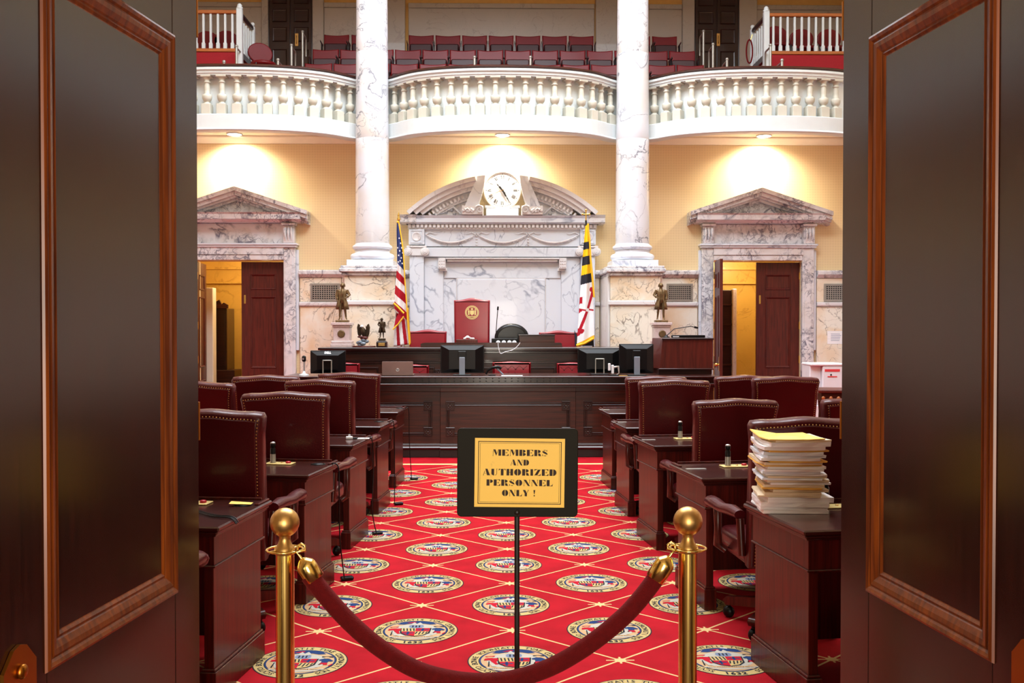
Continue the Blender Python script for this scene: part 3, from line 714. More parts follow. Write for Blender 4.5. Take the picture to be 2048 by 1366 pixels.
# ---------------------------------------------------------------- great columns on marble pedestals
def column(cx, label, seed):
    t = thing('marble_column', label, 'column', (cx, 15.2, 0))
    MB().bbox(-.375, .375, -.36, .79, .18, 1.9, .008).obj('pedestal_die', 'wains_marble', t)
    MB().bbox(-.375, .375, -.36, .79, 1.975, 2.34, .008).obj('pedestal_die', 'wains_marble', t)
    for s in (-1, 1):
        MB().bbox(s * .375, s * .41, -.30, .79, .18, 2.34, .006).obj('pedestal_return', 'moulded_marble', t)
    MB().bbox(-.43, .43, -.42, .79, 0, .18, .01).obj('pedestal_plinth', 'case_marble', t)
    MB().bbox(-.40, .40, -.39, .79, 1.9, 1.975, .015).obj('pedestal_ledge', 'moulded_marble', t)
    mb = MB(); mb.bbox(-.41, .41, -.40, .79, 2.34, 2.39, .012); mb.bbox(-.445, .445, -.435, .79, 2.39, 2.45, .012); mb.bbox(-.425, .425, -.415, .79, 2.45, 2.49, .008)
    mb.obj('pedestal_cornice', 'case_marble', t)
    MB().bbox(-.345, .345, -.345, .345, 2.49, 2.58, .006).obj('plinth', 'portal_marble', t)
    pr = [(.335, 2.58)]
    for k in range(9):
        a = -PI / 2 + PI * k / 8; pr.append((.285 + .05 * math.cos(a), 2.64 + .05 * math.sin(a)))
    pr += [(.27, 2.70), (.262, 2.72), (.27, 2.745)]
    for k in range(9):
        a = -PI / 2 + PI * k / 8; pr.append((.268 + .035 * math.cos(a), 2.785 + .035 * math.sin(a)))
    pr += [(.268, 2.825), (.262, 2.84)]
    MB().lathe(pr, 40).obj('base', 'portal_marble', t)
    zs = [2.84, 4.42, 5.72, 7.4, 9.3]
    rad = lambda z: .258 - (.036) * ((z - 2.84) / 5.2) ** 1.3 if z > 2.84 else .258
    for a, b in zip(zs, zs[1:]):
        k = 6
        MB().lathe([(rad(a) - .001, a)] + [(rad(a + (b - a) * i / k), a + .003 + (b - a - .006) * i / k) for i in range(k + 1)] + [(rad(b) - .001, b)], 48).obj('drum', 'col_marble', t)
    MB().lathe([(.2, 9.3), (.3, 9.5), (.34, 9.7), (.34, 10)], 32).obj('capital', 'cream_paint', t)
column(-1.864, 'tall round veined marble column on pedestal, left of the clock', 1)
column(2.100, 'tall round veined marble column on pedestal, right of the clock', 2)
column(-5.83, 'tall round marble column hidden behind the left entrance door', 3)
column(6.07, 'tall round marble column hidden behind the right entrance door', 4)

# ---------------------------------------------------------------- balcony
FT = [(0, 1), (.2, .985), (.41, .90), (.55, .78), (.65, .65), (.735, .50), (.79, .30), (.84, .13), (.90, .03), (1, 0)]
def ff(t):
    t = abs(t)
    for (a, fa), (b, fb) in zip(FT, FT[1:]):
        if t <= b:
            u = (t - a) / (b - a); return fa + (fb - fa) * u
    return 0
def path():
    P = []
    for bay in range(-1, 2):
        cx = AX + bay * 3.965
        for k in range(-24, 25):
            t = k / 24
            if bay > -1 and k == -24: continue
            P.append((cx + t * 1.9825, 15.40 - .80 * ff(t)))
    # relax kinks
    for _ in range(3):
        P = [P[0]] + [((P[i - 1][0] + 2 * P[i][0] + P[i + 1][0]) / 4, (P[i - 1][1] + 2 * P[i][1] + P[i + 1][1]) / 4) for i in range(1, len(P) - 1)] + [P[-1]]
    return [(XL + .02, P[0][1])] + P + [(XR - .02, P[-1][1])]
BPATH = path()
bal = thing('balcony', 'white curved gallery balcony with fat balusters, bowing out between the columns', 'balcony', (0, 0, 0))
MB().sweep(BPATH, [(-.12, 5.355), (.055, 5.355), (.07, 5.365), (.07, 5.385), (.05, 5.398), (-.10, 5.398), (-.12, 5.385)], smooth=False).obj('wooden_cap', 'rostrum', bal, label='dark wooden cap rail')
MB().sweep(BPATH, [(-.14, 5.355), (.045, 5.355), (.06, 5.345), (.06, 5.315), (.05, 5.308), (.035, 5.300), (.035, 5.27), (.02, 5.262), (.02, 5.245), (-.14, 5.245)], smooth=False).obj('top_rail', 'white_paint', bal)
MB().sweep(BPATH, [(-.16, 4.68), (.02, 4.68), (.03, 4.67), (.03, 4.475), (.045, 4.465), (.05, 4.45), (.035, 4.435), (-.12, 4.435), (-.16, 4.55)], smooth=False).obj('fascia', 'white_paint', bal)
MB().sweep(BPATH, [(-.20, 4.68), (-.155, 4.68), (-.155, 5.25), (-.20, 5.25)], smooth=False).obj('back_panel', 'white_panel', bal)
# baluster
bp = [(.058, .150), (.058, .160), (.044, .168), (.036, .178), (.036, .188), (.055, .202), (.067, .228), (.072, .262), (.068, .288), (.050, .297), (.038, .305),
      (.043, .36), (.041, .41), (.034, .45), (.034, .458), (.048, .465), (.048, .476), (.036, .486), (.036, .500), (.044, .520), (.058, .54)]
bb = MB(); bb.bbox(-.066, .066, -.066, .066, 0, .150, .003); bb.lathe(bp, 14); bb.bbox(-.075, .075, -.075, .075, .54, .572, .004)
bme = bb.mesh('baluster', ['baluster'])
acc = 0; last = None; d = 0
LEN = [0]
for i in range(1, len(BPATH)): LEN.append(LEN[-1] + math.hypot(BPATH[i][0] - BPATH[i - 1][0], BPATH[i][1] - BPATH[i - 1][1]))
def onpath(s_):
    for i in range(1, len(BPATH)):
        if LEN[i] >= s_:
            u = (s_ - LEN[i - 1]) / (LEN[i] - LEN[i - 1]); a, b = BPATH[i - 1], BPATH[i]
            return a[0] + (b[0] - a[0]) * u, a[1] + (b[1] - a[1]) * u, math.atan2(b[1] - a[1], b[0] - a[0])
smid = None
for i in range(1, len(BPATH)):
    if BPATH[i - 1][0] < AX <= BPATH[i][0]:
        smid = LEN[i - 1] + (LEN[i] - LEN[i - 1]) * (AX - BPATH[i - 1][0]) / (BPATH[i][0] - BPATH[i - 1][0])
SB = .2235
for k in range(-40, 40):
    s_ = smid + (k + .5) * SB
    if s_ < .05 or s_ > LEN[-1] - .05: continue
    x, y, a = onpath(s_)
    if abs(x) > 5.3: continue
    inw = -.055
    o = bpy.data.objects.new('baluster', bme); col.objects.link(o); o.parent = bal
    o.location = (x + math.sin(a) * inw, y - math.cos(a) * inw, 4.68); o.rotation_euler = (0, 0, a)
# soffit plate between the fascia and the wall
sf = MB(); v = []; f = []
for (x, y) in BPATH: v += [(x, y + .06, 4.60), (x, YW, 4.60), (x, y + .06, 4.68), (x, YW, 4.68)]
for i in range(len(BPATH) - 1):
    a = i * 4; f += [(a, a + 1, a + 5, a + 4), (a + 2, a + 6, a + 7, a + 3), (a, a + 4, a + 6, a + 2)]
sf.add(v, f); sf.obj('soffit', 'cream_paint', bal)
# downlights
for k, (px, nm) in enumerate(((470, 'round glowing downlight in the balcony soffit above the left doorway'), (1005, 'round glowing downlight in the balcony soffit above the clock'),
                              (1527, 'round glowing downlight in the balcony soffit above the right doorway'))):
    p = at(px, 272, 15.72)
    t = thing('ceiling_downlight', nm, 'ceiling light', (p.x, 15.69, 4.60))
    MB().lathe([(.105, -.001), (.12, -.001), (.125, -.008), (.12, -.018), (.105, -.014)], 24).obj('trim_ring', 'white_paint', t)
    MB().lathe([(.105, -.016), (.105, -.004)], 24).obj('lens', 'glow', t)
    lamp('downlight_beam', 'SPOT', (0, 0, -.03), 330, (1.0, .88, .68), (R(8), 0, 0), .09, spot=R(150), blend=.8, parent=t)

# ---------------------------------------------------------------- central portal with the broken segmental pediment
YP = 15.82
def zp(y): return CAMZ + (651 - y) / 125.8
def xp(x): return (x - 1005) / 125.8
pt = thing('marble_portal', 'white marble portal with broken arched pediment behind the speaker\'s chair', 'portal', (AX, YW, 0))
oy = YP - YW
MB().bbox(-1.30, 1.30, oy + .12, 0, .55, zp(512), .004).obj('wall_slab', 'portal_marble', pt)
for s in (-1, 1):
    x0 = s * 1.245; x1 = s * 1.475
    MB().bbox(x0, x1, oy, 0, .6, zp(512), .01).obj('pilaster', 'portal_marble', pt)
    MB().bbox(s * 1.225, s * 1.495, oy - .03, 0, .6, .80, .01).obj('pilaster_base', 'portal_marble', pt)
    MB().bbox(s * .94, s * 1.245, oy + .07, 0, .6, zp(515), .01).obj('inner_jamb', 'portal_marble', pt)
    # ionic capital
    c = MB(); c.bbox(s * 1.20, s * 1.52, oy - .05, 0, zp(496), zp(492), .006); c.bbox(s * 1.23, s * 1.49, oy - .03, 0, zp(512), zp(496), .006)
    for q in (1.225, 1.495):
        for r_, dd in ((.068, .05), (.045, .062), (.022, .072)):
            c.lathe([(r_ * .8, 0), (r_, .006), (r_, dd), (r_ * .82, dd + .006)], 18, mat=Matrix.Translation((s * q, oy - .0, zp(504))) @ Matrix.Rotation(R(90), 4, 'X'))
    c.obj('ionic_capital', 'moulded_marble', pt)
    b = MB(); b.bbox(s * 1.235, s * 1.485, oy - .02, 0, zp(490), zp(459), .006)
    b.frame(min(s * 1.26, s * 1.46), max(s * 1.26, s * 1.46), zp(487), zp(461), [(0, 0), (.004, .012), (.014, .012), (.018, 0)], mat=Matrix.Translation((0, oy - .02, 0)))
    b.obj('frieze_block', 'portal_marble', pt)
    MB().lathe([(.075, 0), (.075, .008), (.06, .016), (.055, .010), (.0, .018)], 24, mat=Matrix.Translation((s * 1.36, oy - .02, zp(474))) @ Matrix.Rotation(R(90), 4, 'X'), caps=False).obj('roundel', 'moulded_marble', pt)
    # carved consoles under the inner ledge
    k_ = MB(); k_.bbox(s * .90, s * 1.02, oy - .02, 0, zp(538), zp(516), .008); k_.bbox(s * .88, s * 1.0, oy + .02, 0, zp(542), zp(536), .006)
    for i in range(3):
        for j in range(3): k_.sphere((s * (.925 + i * .035), oy - .022, zp(534 - j * 6)), .011, 8)
    k_.obj('carved_console', 'moulded_marble', pt)
MB().bbox(-1.30, 1.30, oy + .01, 0, zp(514), zp(495), .008).obj('architrave', 'portal_marble', pt)
MB().bbox(-.90, .90, oy - .03, 0, zp(519), zp(516), .006).bbox(-.88, .88, oy + .0, 0, zp(524), zp(519), .01).obj('inner_ledge', 'moulded_marble', pt)
MB().bbox(-1.235, 1.235, oy + .04, 0, zp(493), zp(458), .006).obj('frieze', 'portal_marble', pt)
MB().bbox(-.93, .93, oy + .10, 0, zp(556), zp(524), .006).obj('upper_slab', 'portal_marble', pt)
MB().bbox(-.72, .68, oy + .075, 0, .9, zp(558), .012).obj('raised_slab', 'portal_marble', pt)
MB().frame(-.74, .70, .88, zp(555), [(0, .0), (.01, .02), (.022, .02), (.03, 0)], mat=Matrix.Translation((0, oy + .12, 0))).obj('slab_moulding', 'moulded_marble', pt)
# garlands
for g in range(3):
    gx = (-.82, 0, .82)[g]; gm = MB()
    pts = [(gx + .40 * (i / 14 * 2 - 1), oy + .03 - .02, zp(469) - .13 * (1 - (i / 7 - 1) ** 2)) for i in range(15)]
    gm.tube(pts, [.006 + .013 * math.sin(PI * i / 14) for i in range(15)], 8)
    for i in range(1, 14):
        gm.sphere(pts[i], .012, 6); gm.sphere((pts[i][0] + .01, pts[i][1], pts[i][2] - .018), .009, 6)
    for s in (-1, 1):
        gm.tube([(gx + s * .40, oy + .02, zp(469)), (gx + s * .33, oy + .02, zp(465)), (gx + s * .25, oy + .02, zp(468)), (gx + s * .2, oy + .02, zp(466))], [.008, .007, .006, .003], 6)
    gm.obj('garland', 'moulded_marble', pt)
for x in (-.41, .41):
    g = MB()
    for k in range(5): g.sphere((x, oy + .03, zp(467) - k * .045), .012, 8, scale=(1.6, 1, .8))
    g.obj('garland_drop', 'moulded_marble', pt)
# dentils, cornice
dm = MB(); dm.box(-1.5, 1.5, oy + .0, 0, zp(459), zp(449))
nD = 46
for i in range(nD):
    x = -1.5 + 3.0 * (i + .5) / nD; dm.box(x - .02, x + .02, oy - .05, oy, zp(456), zp(450))
dm.obj('dentil_course', 'moulded_marble', pt)
MB().sweep([(-1.52, 0), (1.52, 0)], [(0, zp(449)), (-oy + .06, zp(449)), (-oy + .10, zp(446)), (-oy + .10, zp(438)), (-oy + .13, zp(433)), (0, zp(432))], smooth=False).obj('cornice', 'portal_marble', pt)
for s in (-1, 1):
    MB().sweep([(s * 1.62 if s < 0 else 1.36, -.0), (-1.36 if s < 0 else 1.62, 0)], [(0, zp(449)), (-oy + .08, zp(449)), (-oy + .13, zp(446)), (-oy + .13, zp(438)), (-oy + .17, zp(432)), (0, zp(431))], smooth=False).obj('cornice_block', 'case_marble', pt)
# arched raking cornice, broken in the middle
RC, ZC = 2.215, zp(630.7)
def arc(s, r0, r1, ya, a0, a1, nn=22):
    v = []; f = []
    for i in range(nn + 1):
        a = a0 + (a1 - a0) * i / nn
        for r_, y in ((r0, ya), (r0, 0), (r1, 0), (r1, ya)): v.append((s * r_ * math.sin(a), y, ZC + r_ * math.cos(a)))
    for i in range(nn):
        for k in range(4):
            kk = (k + 1) % 4; q = (i * 4 + k, i * 4 + kk, (i + 1) * 4 + kk, (i + 1) * 4 + k); f.append(q if s > 0 else q[::-1])
    f += [(3, 2, 1, 0), tuple(nn * 4 + k for k in range(4))]
    return v, f
for s in (-1, 1):
    A0 = .195; A1 = .775
    mb = MB()
    for r0, r1, yy, b0 in ((2.15, 2.215, oy - .20, A0), (2.08, 2.15, oy - .15, A0 + .005), (2.02, 2.08, oy - .10, A0 + .012), (1.90, 2.02, oy + .0, A0 + .03)):
        zlim = zp(432)
        amax = math.acos(min(1, (zlim - ZC) / r0)) if (zlim - ZC) < r0 else A1
        v, f = arc(s, r0, r1, yy, b0, min(A1, amax)); mb.add(v, f, 0, False)
    mb.obj('arched_cornice', 'moulded_marble', pt)
    dm = MB()
    for i in range(15):
        a = .26 + i * .033
        if ZC + 1.97 * math.cos(a) < zp(430): break
        c, q = math.cos(a), math.sin(a)
        mt = Matrix.Translation((s * 1.965 * q, 0, ZC + 1.965 * c)) @ Matrix.Rotation(s * a, 4, 'Y')
        dm.box(-.017, .017, oy - .045, oy, -.03, .03, mat=mt)
    dm.obj('arched_dentils', 'moulded_marble', pt)
    ty = [(s * 1.28, zp(432)), (s * .36, zp(432)), (s * .36, ZC + 1.9 * math.cos(.21))]
    ty += [(s * 1.9 * math.sin(a), ZC + 1.9 * math.cos(a)) for a in (.25, .35, .45, .52)]
    MB().ext(ty, oy + .06, 0).obj('tympanum', 'moulded_marble', pt)
    # scroll ramp that carries the pediment end
    rmp = [(s * .40, zp(356)), (s * .27, zp(354)), (s * .29, zp(375)), (s * .33, zp(395)), (s * .39, zp(415)), (s * .59, zp(415)), (s * .545, zp(400)), (s * .49, zp(385)), (s * .44, zp(370))]
    MB().ext(rmp, oy - .16, 0).obj('scroll_ramp', 'portal_marble', pt)
    sc_ = MB()
    for k in range(16):
        a0, a1 = k * .62, (k + 1) * .62
        r0, r1 = .075 - k * .0042, .075 - (k + 1) * .0042
        c = (s * .36, oy - .18, zp(422))
        sc_.tube([(c[0] + s * r0 * math.cos(a0), c[1], c[2] + r0 * math.sin(a0)), (c[0] + s * r1 * math.cos(a1), c[1], c[2] + r1 * math.sin(a1))], [.012, .011], 6)
    sc_.bbox(s * .30, s * .64, oy - .16, 0, zp(432), zp(414), .01)
    for k in range(6): sc_.sphere((s * (.46 + .032 * k), oy - .17, zp(424) + .02 * math.sin(k * 1.9)), .026 - .0015 * k, 8)
    sc_.tube([(s * .46, oy - .17, zp(428)), (s * .55, oy - .18, zp(420)), (s * .63, oy - .17, zp(427))], [.012, .018, .008], 6)
    sc_.obj('scroll', 'moulded_marble', pt)
    fo = MB()
    for k in range(9):
        a = .9 + k * .31; rr = .10 - k * .004
        fo.sphere((s * (.76 + .032 * (k % 5) * 1.4), oy + .03, zp(428) + .035 * ((k * 7) % 5) * .8), .026, 8, scale=(1.2, .8, .8))
    fo.tube([(s * .66, oy + .03, zp(428)), (s * .78, oy + .02, zp(414)), (s * .92, oy + .03, zp(424)), (s * 1.06, oy + .03, zp(429))], [.02, .02, .016, .008], 6)
    fo.obj('acanthus', 'moulded_marble', pt)
MB().bbox(-.26, .26, oy + .06, 0, zp(432), zp(415), .01).bbox(-.28, .28, oy + .045, 0, zp(415), zp(410), .006).obj('clock_plinth', 'portal_marble', pt)

# ---------------------------------------------------------------- clock
t = thing('wall_clock', 'round white clock with roman numerals above the marble portal', 'clock', (AX, YW - .12, zp(381)))
RT = Matrix.Rotation(R(90), 4, 'X')
MB().lathe([(.29, -.06), (.30, .02), (.30, .05), (.285, .06), (.28, .045)], 48, mat=RT).obj('case', 'cream_paint', t)
MB().lathe([(.283, .0), (.283, .046)], 48, mat=RT).obj('dial', 'white_plastic', t)
nm = MB()
ROM = ['XII', 'I', 'II', 'III', 'IIII', 'V', 'VI', 'VII', 'VIII', 'IX', 'X', 'XI']
for h, rm in enumerate(ROM):
    a = -h * PI / 6
    mt = Matrix.Translation((0, -.0485, 0)) @ Matrix.Rotation(-a, 4, 'Y')
    wd = {'I': .013, 'V': .034, 'X': .032}; tot = sum(wd[c] for c in rm); x = -tot / 2
    for c in rm:
        xc = x + wd[c] / 2; x += wd[c]
        q = lambda x0, x1, x2, x3: nm.add([(x0, 0, .175), (x1, 0, .175), (x2, 0, .235), (x3, 0, .235)], [(0, 1, 2, 3)], 0, False, mt)
        if c == 'I': q(xc - .004, xc + .004, xc + .004, xc - .004)
        if c == 'V': q(xc - .003, xc + .003, xc - .006, xc - .014); q(xc - .002, xc + .002, xc + .013, xc + .011)
        if c == 'X': q(xc + .005, xc + .013, xc - .005, xc - .013); q(xc - .013, xc - .011, xc + .012, xc + .010)
for k in range(60):
    mt = Matrix.Translation((0, -.0485, 0)) @ Matrix.Rotation(k * PI / 30, 4, 'Y'); ww = .005 if k % 5 == 0 else .0022
    nm.add([(-ww, 0, .248), (ww, 0, .248), (ww, 0, .262), (-ww, 0, .262)], [(0, 1, 2, 3)], 0, False, mt)
nm.obj('numerals', 'plastic', t)
def hand(nm_, deg, L1, w_, y, mt_):
    mb = MB(); mb.ext([(-w_ * .6, -.07), (w_ * .6, -.07), (w_, 0), (w_ * 1.3, L1 * .45), (w_ * .4, L1 * .6), (w_ * .9, L1 * .7), (0, L1), (-w_ * .9, L1 * .7), (-w_ * .4, L1 * .6), (-w_ * 1.3, L1 * .45), (-w_, 0)], y - .002, y, mat=Matrix.Rotation(R(deg), 4, 'Y'))
    mb.obj(nm_, mt_, t)
hand('hour_hand', -42, .15, .012, -.054, 'dark_metal'); hand('minute_hand', 149, .215, .010, -.058, 'dark_metal'); hand('second_hand', -112, .23, .003, -.062, 'satin_brass')
MB().sphere((0, -.058, 0), .02, 12, scale=(1, .3, 1)).obj('hub', 'dark_metal', t)

# ================================================================ UPPER GALLERY
YG = 20.6
gf = MB()
for y0, z in ((15.66, 4.9), (17.5, 5.48), (18.3, 5.94), (19.15, 6.46)): gf.box(XL, XR, y0, YG, 4.68 if y0 < 16 else 4.9, z)
struct(gf.obj('floor_gallery', 'red_carpet_plain'))
gw = struct(MB().box(XL, XR, YG, YG + .2, 4.7, 10).obj('wall_gallery', 'gold_wall_dark'))
zt = Z(8, YG)
def gx(x): return X(x, YG)
for a, b, d_ in ((380, 527, .03), (650, 812, .03), (818, 1188, .03), (1296, 1362, .03), (1510, 1700, .03)):
    MB().bbox(gx(a), gx(b), YG - d_, YG, 6.4, zt - .10, .01).obj('marble_panel', 'gal_marble', gw)
    MB().bbox(gx(a), gx(b), YG - .05, YG, zt - .10, zt, .01).obj('panel_cap', 'gal_marble', gw)
for a, b in ((527, 540), (628, 650), (777, 812), (1190, 1232), (1362, 1386), (1475, 1510)):
    MB().bbox(gx(a), gx(b), YG - .08, YG, 6.4, 9.9, .01).obj('pilaster_strip', 'gal_marble', gw)
# the pair of tall dark doors
for n_, (a, b) in (('door_7', (540, 628)), ('door_8', (1386, 1475))):
    xa, xb = gx(a), gx(b); W_ = (xb - xa) / 2
    e = bpy.data.objects.new(n_, None); col.objects.link(e); e.location = ((xa + xb) / 2, YG, 6.46); struct(e)
    MB().box(-W_, W_, -.02, .0, 0, 2.6).obj('door_recess', 'rostrum_dark', e)
    for s in (-1, 1):
        l = MB(); x0, x1 = (s * .012, s * (W_ - .02)) if s > 0 else (s * (W_ - .02), s * .012)
        l.bbox(x0, x1, -.05, -.02, .02, 2.56, .004)
        for z0, z1 in ((.2, .8), (.95, 1.25), (1.35, 1.62), (1.72, 2.4)): l.frame(x0 + .06, x1 - .06, z0, z1, [(0, 0), (.006, .010), (.02, .002), (.03, .0)], mat=Matrix.Translation((0, -.05, 0)))
        l.obj('door_leaf', 'rostrum_dark', e)
# door hardware
for px in (593, 1437):
    p = at(px, 80, YG - .08)
    t = thing('brass_push_plate', 'brass plate and pull on the %s dark gallery door' % ('left' if px < 1000 else 'right'), 'door plate', (p.x, YG - .06, p.z - .12))
    MB().bbox(-.035, .035, -.008, 0, 0, .26, .003).obj('plate', 'satin_brass', t)
    MB().tube([(0, -.01, .05), (0, -.04, .07), (0, -.04, .19), (0, -.01, .21)], .008, 8).obj('pull', 'satin_brass', t)

# theatre seats
def gseat(label, group):
    t = thing('theatre_seat', label, 'theatre seat', (0, 0, 0), 0, group)
    p = [(-.235, .50), (.235, .50), (.245, .86)] + [(.245 - .49 * k / 8, .86 - .022 * math.sin(PI * k / 8)) for k in range(1, 8)] + [(-.245, .86)]
    MB().pillow(p, -.05, .03, .022, 3, mat=Matrix.Translation((0, .12, 0)) @ Matrix.Rotation(R(-8), 4, 'X')).obj('backrest', 'gal_leather', t)
    MB().pillow(rrect(-.22, .22, .36, .66, .04), -.03, .03, .025, 3, mat=Matrix.Translation((0, -.01, 0)) @ Matrix.Rotation(R(-10), 4, 'X')).obj('folding_seat', 'gal_dark', t)
    for s in (-1, 1):
        MB().bbox(s * .251 - .005, s * .251 + .005, -.20, .12, .60, .635, .003).obj('armrest', 'gal_dark', t)
        MB().bbox(s * .250 - .004, s * .250 + .004, -.10, .08, 0, .60, .002).obj('standard', 'dark_metal', t)
    return t
proto = None
def rowseats(x0, x1, n_, Y, ztop, rowname, group):
    global proto
    out = []
    for i in range(n_):
        px = x0 + (x1 - x0) * (i + .5) / n_
        p = at(px, 100, Y)
        lab = '%s seat from the left, %s' % (ORD[i], rowname)
        loc = (p.x, Y - .1, ztop - .86)
        if proto is None:
            proto = gseat(lab, group); proto.location = loc; o = proto
        else: o = dup(proto, loc, 0, lab, group)
        out.append(o)
    return out
g3 = 'seats of the back gallery row'; g2 = 'seats of the middle gallery row'; g1 = 'seats of the front gallery row'
z3, z2, z1 = 6.46 + .86, 5.94 + .86, 5.48 + .86
rowseats(644, 754, 2, 19.6, z3, 'back gallery row, left block', g3)
rowseats(815, 1190, 7, 19.6, z3, 'back gallery row, block between the columns', g3)
rowseats(1250, 1358, 2, 19.6, z3, 'back gallery row, right block', g3)
rowseats(622, 1394, 14, 18.75, z2, 'dark red middle gallery row of theatre seats', g2)
rowseats(606, 1412, 14, 18.0, z1, 'bright red front gallery row above the balcony cap', g1)
rowseats(1550, 1729, 3, 16.9, Z(130, 16.9), 'short red row below the right white railing', 'front seats right of the aisle')

# white railed boxes left and right
def box_rail(side, px0, px1, pxp, label):
    Y = 17.6; zT, zB = Z(24, Y), Z(106, Y)
    xp_ = X(pxp, Y); xe = X(px1 if side > 0 else px0, Y)
    t = thing('white_box_railing', label, 'railing', (xp_, Y, zB - .9))
    b0 = .9; H = zT - zB
    L_ = xe - xp_
    MB().bbox(-.05, .05, -.05, .05, .15, b0 + H + .03, .008).lathe([(.055, 0), (.06, .02), (.04, .04), (.045, .06), (.02, .09)], 12, (0, 0, b0 + H + .03)).obj('newel_post', 'white_paint', t)
    a, b = sorted((0, L_))
    MB().bbox(a, b, -.04, .04, b0 + H - .06, b0 + H, .01).obj('top_rail', 'oak', t)
    MB().bbox(a, b, -.04, .04, b0 - .01, b0 + .05, .008).obj('bottom_rail', 'oak', t)
    n_ = int(abs(L_) / .126)
    sp = MB().bbox(-.028, .028, -.028, .028, 0, .10, .003); sp.lathe([(.026, .1), (.018, .15), (.016, H - .16)], 8, caps=False)
    sp.bbox(-.018, .018, -.018, .018, .05, H - .11, .003)
    me = sp.mesh('spindle', ['white_paint'])
    for i in range(n_):
        o = bpy.data.objects.new('spindle', me); col.objects.link(o); o.parent = t; o.location = ((1 if L_ > 0 else -1) * (.126 * (i + 1)), 0, b0 + .05)
    # return side
    MB().bbox(-.03, .03, 0, .95, b0 + H - .07, b0 + H - .01, .01).obj('side_rail', 'rostrum_dark', t)
    MB().bbox(-.03, .03, 0, .95, b0 - .10, b0 + .02, .01).obj('side_rail', 'rostrum_dark', t)
    for i in range(6):
        o = bpy.data.objects.new('spindle', me); col.objects.link(o); o.parent = t; o.location = (0, .15 * (i + 1), b0 + .02); o.scale = (.8, .8, .93)
    MB().bbox(-.04, .04, .90, .98, .0, b0 + H + .0, .006).sphere((0, .94, b0 + H + .04), .04, 10).obj('rear_post', 'white_paint', t)
    MB().box(min(.05 * side, L_), max(.05 * side, L_), -.03, .0, 0.15, b0 - .02).obj('carpeted_base', 'red_carpet_plain', t)
box_rail(1, 1530, 1720, 1530, 'white spindle railing with oak rails around the raised box at upper right')
box_rail(-1, 360, 478, 482, 'white spindle railing with oak rails around the raised box at upper left')

# round-backed stacking chairs in the boxes
def rchair(label, group, loc, rz=0):
    t = thing('round_back_chair', label, 'chair', loc, rz, group)
    MB().pillow(circ(0, .68, .225, .19, 20), -.02, .03, .02, 3).obj('backrest', 'gal_leather', t)
    MB().pillow(circ(0, 0, .22, .21, 18), -.035, .035, .03, 3, mat=Matrix.Translation((0, -.2, .44)) @ Matrix.Rotation(R(90), 4, 'X')).obj('seat', 'gal_leather', t)
    for sx in (-1, 1):
        for sy in (-1, 1):
            MB().tube([(sx * .2, -.2 + sy * .19, 0), (sx * .17, -.2 + sy * .15, .42)], .011, 8).obj('leg', 'dark_metal', t)
        MB().tube([(sx * .17, -.04, .42), (sx * .19, .0, .6)], .010, 8).obj('back_tube', 'dark_metal', t)
    return t
zb = Z(106, 17.6)
r0 = None
for i, (px, py, lab) in enumerate(((1551, 52, 'leftmost of three round-backed red chairs behind the upper right railing'), (1603, 58, 'middle of three round-backed red chairs behind the upper right railing'),
                      (1658, 58, 'rightmost of three round-backed red chairs behind the upper right railing'), (413, 62, 'round-backed red chair at the left edge behind the upper left railing'),
                      (452, 61, 'round-backed red chair beside the newel post behind the upper left railing'))):
    p = at(px, py, 18.25); zf = zb + .02
    r_ = rchair(lab, 'round-backed chairs in the railed boxes', (p.x, 18.25, p.z - .87))
p = at(519, 84, 17.9)
rchair('round-backed red chair standing outside the upper left railing, before the dark door', 'round-backed chairs in the railed boxes', (p.x, 17.95, p.z - .87), .5)
# coiled fire strap on the right railing
p = at(1509, 92, 17.55)
t = thing('velvet_barrier_loop', 'dark red rope hanging in a loop beside the upper right railing', 'rope', (p.x, 17.9, p.z))
MB().tube([(.055 * math.cos(a), 0, .0 + .21 * math.sin(a)) for a in [2 * PI * k / 24 for k in range(25)]], .014, 8).obj('rope', 'velvet', t)
MB().tube([(.02, 0, .2), (.05, 0, .3)], .012, 8).obj('hook', 'brass', t)

# aisle handrail posts
posts = [(448, 121, 16.6, 4.9, 0), (473, 90, 17.3, 4.9, 0), (556, 117, 17.3, 4.9, 1), (583, 88, 18.1, 5.48, 1), (605, 61, 19.0, 5.94, 1),
         (949, 112, 17.3, 4.9, 1), (1061, 112, 17.3, 4.9, 1), (1407, 60, 19.0, 5.94, 1), (1426, 86, 18.1, 5.48, 1), (1454, 116, 17.3, 4.9, 1), (1541, 88, 17.2, 4.9, 0), (1564, 118, 16.3, 4.9, 1)]
PN = ['lowest pale steel aisle post before the upper left railing', 'tall dark aisle post beside the upper left newel', 'short steel aisle post before the left gallery door', 'middle steel aisle post before the left gallery door',
      'tallest steel aisle post before the left gallery door', 'left one of two short white posts before the middle gallery row', 'right one of two short white posts before the middle gallery row',
      'tallest steel aisle post before the right gallery door', 'middle steel aisle post before the right gallery door', 'short steel aisle post before the right gallery door',
      'tall slim aisle post beside the upper right newel', 'short brass-capped aisle post below the upper right railing']
for (px, py, Y, zf, _), lab in zip(posts, PN):
    p = at(px, py, Y); h = p.z - zf
    t = thing('handrail_post', lab, 'post', (p.x, Y, zf), 0, 'aisle handrail posts')
    MB().cyl((0, 0, 0), (0, 0, h - .02), .022, n=12).sphere((0, 0, h - .022), .03, 12).obj('post', 'nickel', t)
    MB().tube([(0, 0, h - .05), (.0, .30, h - .05), (0, .34, h - .08), (0, .34, h - .4)], .016, 8).obj('rail', 'nickel', t)
    MB().lathe([(.05, 0), (.05, .012), (.025, .02)], 14).obj('flange', 'nickel', t)

